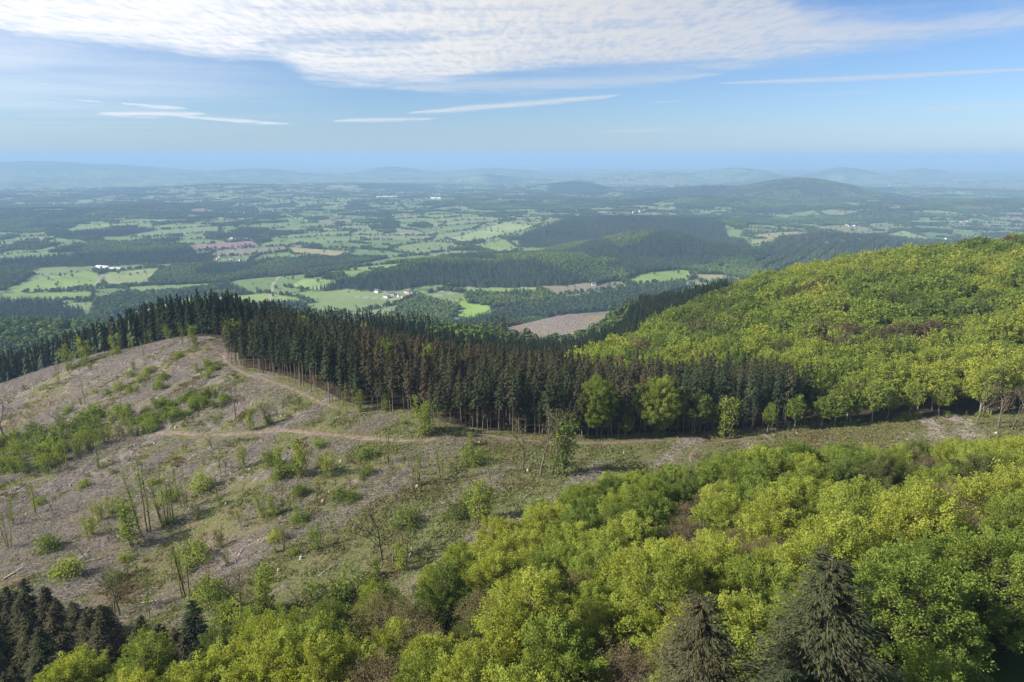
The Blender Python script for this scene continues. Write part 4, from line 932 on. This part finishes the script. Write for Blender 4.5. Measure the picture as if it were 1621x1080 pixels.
def clearpts(n):
    x = g11.uniform(area[:, 0].min(), area[:, 0].max(), n); y = g11.uniform(area[:, 1].min(), area[:, 1].max(), n)
    m = inside(area, x, y) & ~inside(FG, x, y); x, y = x[m], y[m]; z = G(x, y); u, v, d = project(np.c_[x, y, z]); m = (u > -30) & (u < 1660) & (v < 1100) & (v > 500)
    x, y, z = x[m], y[m], z[m]; d = np.minimum(np.minimum(segdist(PATH_A, x, y), segdist(PATH_B, x, y)), segdist(PATH_C, x, y)); m = d > 2.4; return x[m], y[m], z[m]
x, y, z = clearpts(190000); a = x * math.cos(R_(62)) + y * math.sin(R_(62)); b = y * math.cos(R_(62)) - x * math.sin(R_(62))
rown = fbm(a * .02, b * .11, 51, 3); m = rown + g11.normal(0, .05, len(x)) > .53 - .06 * sstep(-x, 0, 120) + .2 * sstep(x, 0, 40); xs, ys, zs = x[m], y[m], z[m]; n = len(xs)
scatter('felling_slash', np.c_[xs, ys, zs], g11.normal(R_(62), .5, n), g11.uniform(.7, 1.8, n), g11.integers(0, 6, n), np.full(n, .5), [stickpile(k) for k in range(6)], 'grey litter of sticks and brushwood left on the felled slope', 'brushwood')
m2 = ~m & (fbm(x / 7, y / 7, 53, 3) + .10 * sstep(x, -90, -10) + g11.normal(0, .05, len(x)) > .50); xs, ys, zs = x[m2], y[m2], z[m2]; n2 = len(xs)
scatter('ground_vegetation', np.c_[xs, ys, zs - .03], g11.random(n2) * 6.28, g11.uniform(.7, 1.9, n2), g11.integers(0, 5, n2), np.clip(fbm(xs / 16, ys / 16, 57, 3) * 1.4 - .12 + g11.normal(0, .15, n2), 0, 1), [tuft(k) for k in range(5)], 'low grass, bramble and bracken on the clearing', 'grass')
print('slash', n, 'tufts', n2)
# stumps
def stumpmesh(seed):
    g = np.random.default_rng(seed); q = Geo(); q.tube(np.array([[0, 0, -.1], [0, 0, .12], [0, 0, .4], [0, 0, .41]]), [.45, .32, .27, .01], 0, 9); return q.mesh('tree_stump', [M_DEAD, M_DEAD], 0)
SM = [stumpmesh(k) for k in range(3)]
sx_, sy_, sz_ = clearpts(900)
for n in range(min(90, len(sx_))):
    o = obj('tree_stump', SM[n % 3]); o.location = (sx_[n], sy_[n], sz_[n]); s = g11.uniform(.8, 1.5); o.scale = (s, s, s)
    o['label'] = f'weathered cut stump on the felled slope, {frame_place([sx_[n], sy_[n], sz_[n]])}'; o['category'] = 'stump'; o['group'] = 'stumps on the felled slope'

# ------------------------------------------------------------------ woods and hedges of the valley
g12 = np.random.default_rng(1212)
def wedge(n, r0, r1, p=1.0):
    f = g12.random(n); r = (r0 ** (2 - p) + f * (r1 ** (2 - p) - r0 ** (2 - p))) ** (1 / (2 - p)); a = np.radians(g12.uniform(-39, 39, n)); return r * np.sin(a), r * np.cos(a), r
FB = whole([farcrown(k) for k in range(5)], 'far_broadleaf', M_WOOD, M_FARB); FC = whole([farspruce(k + 20) for k in range(4)], 'far_spruce', M_WOOD, M_FARC)
def clump(seed):
    g = np.random.default_rng(seed); q = Geo()
    for _ in range(11):
        c = np.array([g.uniform(-18, 18), g.uniform(-18, 18), 0]); d = g.normal(size=(11, 3)); d /= np.linalg.norm(d, axis=1)[:, None]
        q.leaves(c + d * [4.5, 4.5, 5] * .9 + [0, 0, 6.5], d, 3.2, 2.6, 0, g)
    return q.mesh('far_clump', [M_FARB])
def clumpc(seed):
    g = np.random.default_rng(seed); q = Geo()
    for _ in range(16):
        c = np.array([g.uniform(-18, 18), g.uniform(-18, 18), 0]); d = g.normal(size=(7, 3)); d[:, 2] *= .5; d /= np.linalg.norm(d, axis=1)[:, None]
        q.leaves(c + d * [2.2, 2.2, 5] + [0, 0, 8.5], d + [0, 0, .4], 3.6, 1.6, 0, g, np.tile([0, 0, 1.], (7, 1)))
    return q.mesh('far_conifer_clump', [M_FARC])
CL = [clump(k) for k in range(4)] + [clumpc(k) for k in range(3)]
pts = []; vis = []; tis = []; scs = []
for (r0, r1, n, big) in ((430, 1500, 42000, 0), (1500, 2600, 90000, 0), (2600, 4200, 105000, 0), (4200, 10500, 85000, 1)):
    x, y, r = wedge(n, r0, r1, 0.0 if r1 < 5000 else .6)
    k, c, e = landcover(x, y); m = np.isin(k, (1, 2, 3)) & ~(inside(CON, x, y) | inside(BEE, x, y) | inside(BELT, x, y) | inside(CLEAR, x, y))
    m &= ~((x > 100) & (y > 200) & (r < 640))
    m &= ~(inside(STRIPED, x, y) & (np.mod((x * STR_DIR[1] - y * STR_DIR[0]) / 46.0, 1) < .34))
    x, y, k, r = x[m], y[m], k[m], r[m]; con = (k == 2) | ((k == 3) & (g12.random(len(x)) < .6)) ; con |= (k == 1) & (fbm(x / 160, y / 160, 66, 2) > .66)
    z = G(x, y)
    if not big:
        vi = np.where(con, g12.integers(5, 9, len(x)), g12.integers(0, 5, len(x))); sc = np.where(con, g12.uniform(.75, 1.1, len(x)), g12.uniform(.7, 1.25, len(x)))
    else: vi = 9 + np.where(con, g12.integers(4, 7, len(x)), g12.integers(0, 4, len(x))); sc = g12.uniform(.85, 1.2, len(x))
    t = np.clip(.5 + (fbm(x / 220, y / 220, 33, 3) - .5) * 1.6 + g12.normal(0, .15, len(x)), 0, 1)
    t = np.where(con, t * .7, t)
    pts.append(np.c_[x, y, z - .4]); vis.append(vi); tis.append(t); scs.append(sc)
pts = np.vstack(pts); n = len(pts)
scatter('valley_woodland', pts, g12.random(n) * 6.28, np.concatenate(scs), np.concatenate(vis), np.concatenate(tis), FB + FC + CL, 'far broadleaf and conifer woods over the valley floor and hills', 'woodland')
print('valley trees', n)
pts = []; scs = []; vis = []
for (r0, r1, nn) in ((1400, 3000, 240000), (3000, 6000, 520000), (6000, 11000, 520000)):
    x, y, r = wedge(nn, r0, r1, 0.0 if r1 < 9000 else .5); k, c, e = landcover(x, y)
    gapn = fbm(x / 130, y / 130, 23, 2)
    m = ((k == 0) & (e < 6 + r * .0006) & (gapn > .37)) | ((k == 0) & (g12.random(len(x)) < .006))
    x, y, r = x[m], y[m], r[m]; pts.append(np.c_[x, y, G(x, y) - .4]); big = g12.random(len(x)) < .35
    scs.append(np.where(big, g12.uniform(.7, 1.15, len(x)), g12.uniform(.28, .5, len(x))) * (1 + .3 * (r > 5000))); vis.append(g12.integers(0, 5, len(x)))
pts = np.vstack(pts); n = len(pts)
scatter('hedgerow_trees', pts, g12.random(n) * 6.28, np.concatenate(scs), np.concatenate(vis), np.clip(g12.normal(.4, .2, n), 0, 1), FB, 'hedges and hedgerow trees between the far fields', 'hedge')
print('hedges', n)

# ------------------------------------------------------------------ farms and villages
def flat(name, c):
    m, t = mat(name); d = t.n('ShaderNodeBsdfDiffuse'); pos = t.n('ShaderNodeNewGeometry').outputs['Position']; v = t.m('ADD', t.m('MULTIPLY', t.noise(pos, .3, 3), .4), .8)
    t.put(d.inputs[0], t.mix(1.0, c, t.comb(v, v, v), 'MULTIPLY')); finish(t, d.outputs[0]); return m
M_WALLS = [flat('cream_render', (.62, .56, .46)), flat('white_render', (.75, .73, .68))]; M_ROOFS = [flat('slate_roof', (.12, .13, .16)), flat('tile_roof', (.34, .16, .11)), flat('steel_roof', (.62, .64, .66))]
M_GLASS = flat('dark_window', (.04, .05, .06))
def housemesh(L, Wd, h, rf, wm, rm):
    V = [(-L, -Wd, -3), (L, -Wd, -3), (L, Wd, -3), (-L, Wd, -3), (-L, -Wd, h), (L, -Wd, h), (L, Wd, h), (-L, Wd, h), (-L, 0, h + rf), (L, 0, h + rf)]
    F = [(0, 1, 5, 4), (1, 2, 6, 5), (2, 3, 7, 6), (3, 0, 4, 7), (4, 8, 7, 7), (5, 6, 9, 9)]
    w = bpy.data.meshes.new('house_wall'); w.from_pydata(V, [], [tuple(dict.fromkeys(f)) for f in F]); w.materials.append(wm)
    o = .5; Vr = []; 
    for s in (-1, 1):
        for zz in (0, .25):
            Vr += [(-L - o, s * (Wd + o), h - rf * o / Wd + zz), (L + o, s * (Wd + o), h - rf * o / Wd + zz), (L + o, 0, h + rf + zz), (-L - o, 0, h + rf + zz)]
    Fr = []
    for b in (0, 8): Fr += [(b, b + 1, b + 2, b + 3), (b + 4, b + 5, b + 6, b + 7), (b, b + 1, b + 5, b + 4), (b + 1, b + 2, b + 6, b + 5), (b + 3, b, b + 4, b + 7)]
    r = bpy.data.meshes.new('house_roof'); r.from_pydata(Vr, [], Fr); r.materials.append(rm)
    wi = bpy.data.meshes.new('house_window'); Vw = []; Fw = []
    wi.from_pydata([(-.5, 0, -.7), (.5, 0, -.7), (.5, 0, .7), (-.5, 0, .7)], [], [(0, 1, 2, 3)]); wi.materials.append(M_GLASS)
    return w, r, wi, L, Wd, h
HM = [housemesh(8, 4.5, 5, 4, M_WALLS[0], M_ROOFS[0]), housemesh(6, 4, 5.5, 3.5, M_WALLS[1], M_ROOFS[0]), housemesh(7, 4.5, 4.5, 3, M_WALLS[0], M_ROOFS[1]), housemesh(26, 8, 4.5, 3, M_WALLS[1], M_ROOFS[2])]
VIL = [(620, 467, 0), (632, 470, 1), (640, 472, 0), (648, 468, 2), (655, 467, 1), (612, 471, 0), (597, 463, 1), (645, 464, 0), (668, 474, 1), (163, 424, 3), (180, 427, 3), (204, 425, 0), (192, 427, 1), (350, 408, 0), (358, 410, 1), (367, 411, 0), (345, 411, 2), (380, 413, 1),
       (8, 408, 2), (14, 411, 0), (372, 379, 3), (385, 379, 3), (70, 387, 3), (1460, 378, 2), (1466, 379, 2), (1456, 380, 0), (1497, 379, 1), (1490, 381, 0), (1345, 359, 0), (1352, 358, 1), (1340, 357, 2), (1015, 336, 0), (1022, 335, 1), (1005, 338, 0), (803, 342, 0), (940, 452, 1), (620, 313, 3), (690, 315, 3), (605, 313, 3), (1522, 352, 2), (1530, 351, 0), (1408, 294, 1), (1425, 293, 0), (1405, 298, 1), (546, 402, 0), (553, 401, 1), (545, 405, 1)]
for n, (u, v, k) in enumerate(VIL):
    q = hit(u, v, 0, 700)
    if q is None: continue
    w, r, wi, L, Wd, h = HM[k]; far_s = 1.0 if q[1] < 4500 else 2.0
    tn = ('slate-roofed cream house', 'slate-roofed white cottage', 'red-tiled cream house', 'long pale farm shed')[k]
    t = base('farmhouse' if k < 3 else 'farm_shed', f'{tn} in the valley, {frame_place(q)}', 'house' if k < 3 else 'shed', (q[0], q[1], q[2]), g12.uniform(-.5, .5) if k == 3 else g12.uniform(-1.2, 1.2), far_s, None, 'valley farm buildings')
    for nme, me in (('wall', w), ('roof', r)): c = bpy.data.objects.new(nme, me); COL.objects.link(c); c.parent = t
    if k < 3:
        for xx in (-L * .55, 0, L * .55): c = bpy.data.objects.new('window', wi); COL.objects.link(c); c.parent = t; c.location = (xx, -Wd - .04, 2.6)

# ------------------------------------------------------------------ the air
def haze():
    zb = -560.0
    m, t = mat('haze_air'); p = t.n('ShaderNodeVolumePrincipled'); p.inputs['Density'].default_value = HAZE_DENSITY; p.inputs['Color'].default_value = (*HAZE_COLOR, 1); p.inputs['Anisotropy'].default_value = 0
    o = t.n('ShaderNodeOutputMaterial'); t.t.links.new(p.outputs[0], o.inputs['Volume'])
    a = 76000; X0, X1, Y0, Y1, Z1 = -a, a, -a, a, 125.0
    V = [(X0, Y0, zb), (X1, Y0, zb), (X1, Y1, zb), (X0, Y1, zb), (X0, Y0, Z1), (X1, Y0, Z1), (X1, Y1, Z1), (X0, Y1, Z1)]
    F = [(0, 3, 2, 1), (4, 5, 6, 7), (0, 1, 5, 4), (1, 2, 6, 5), (2, 3, 7, 6), (3, 0, 4, 7)]
    me = bpy.data.meshes.new('haze'); me.from_pydata(V, [], F); me.materials.append(m); me.update()
    o = obj('haze', me); o['kind'] = 'stuff'; o['label'] = 'thin blue haze of the air over the valley'; o['category'] = 'haze'
haze()
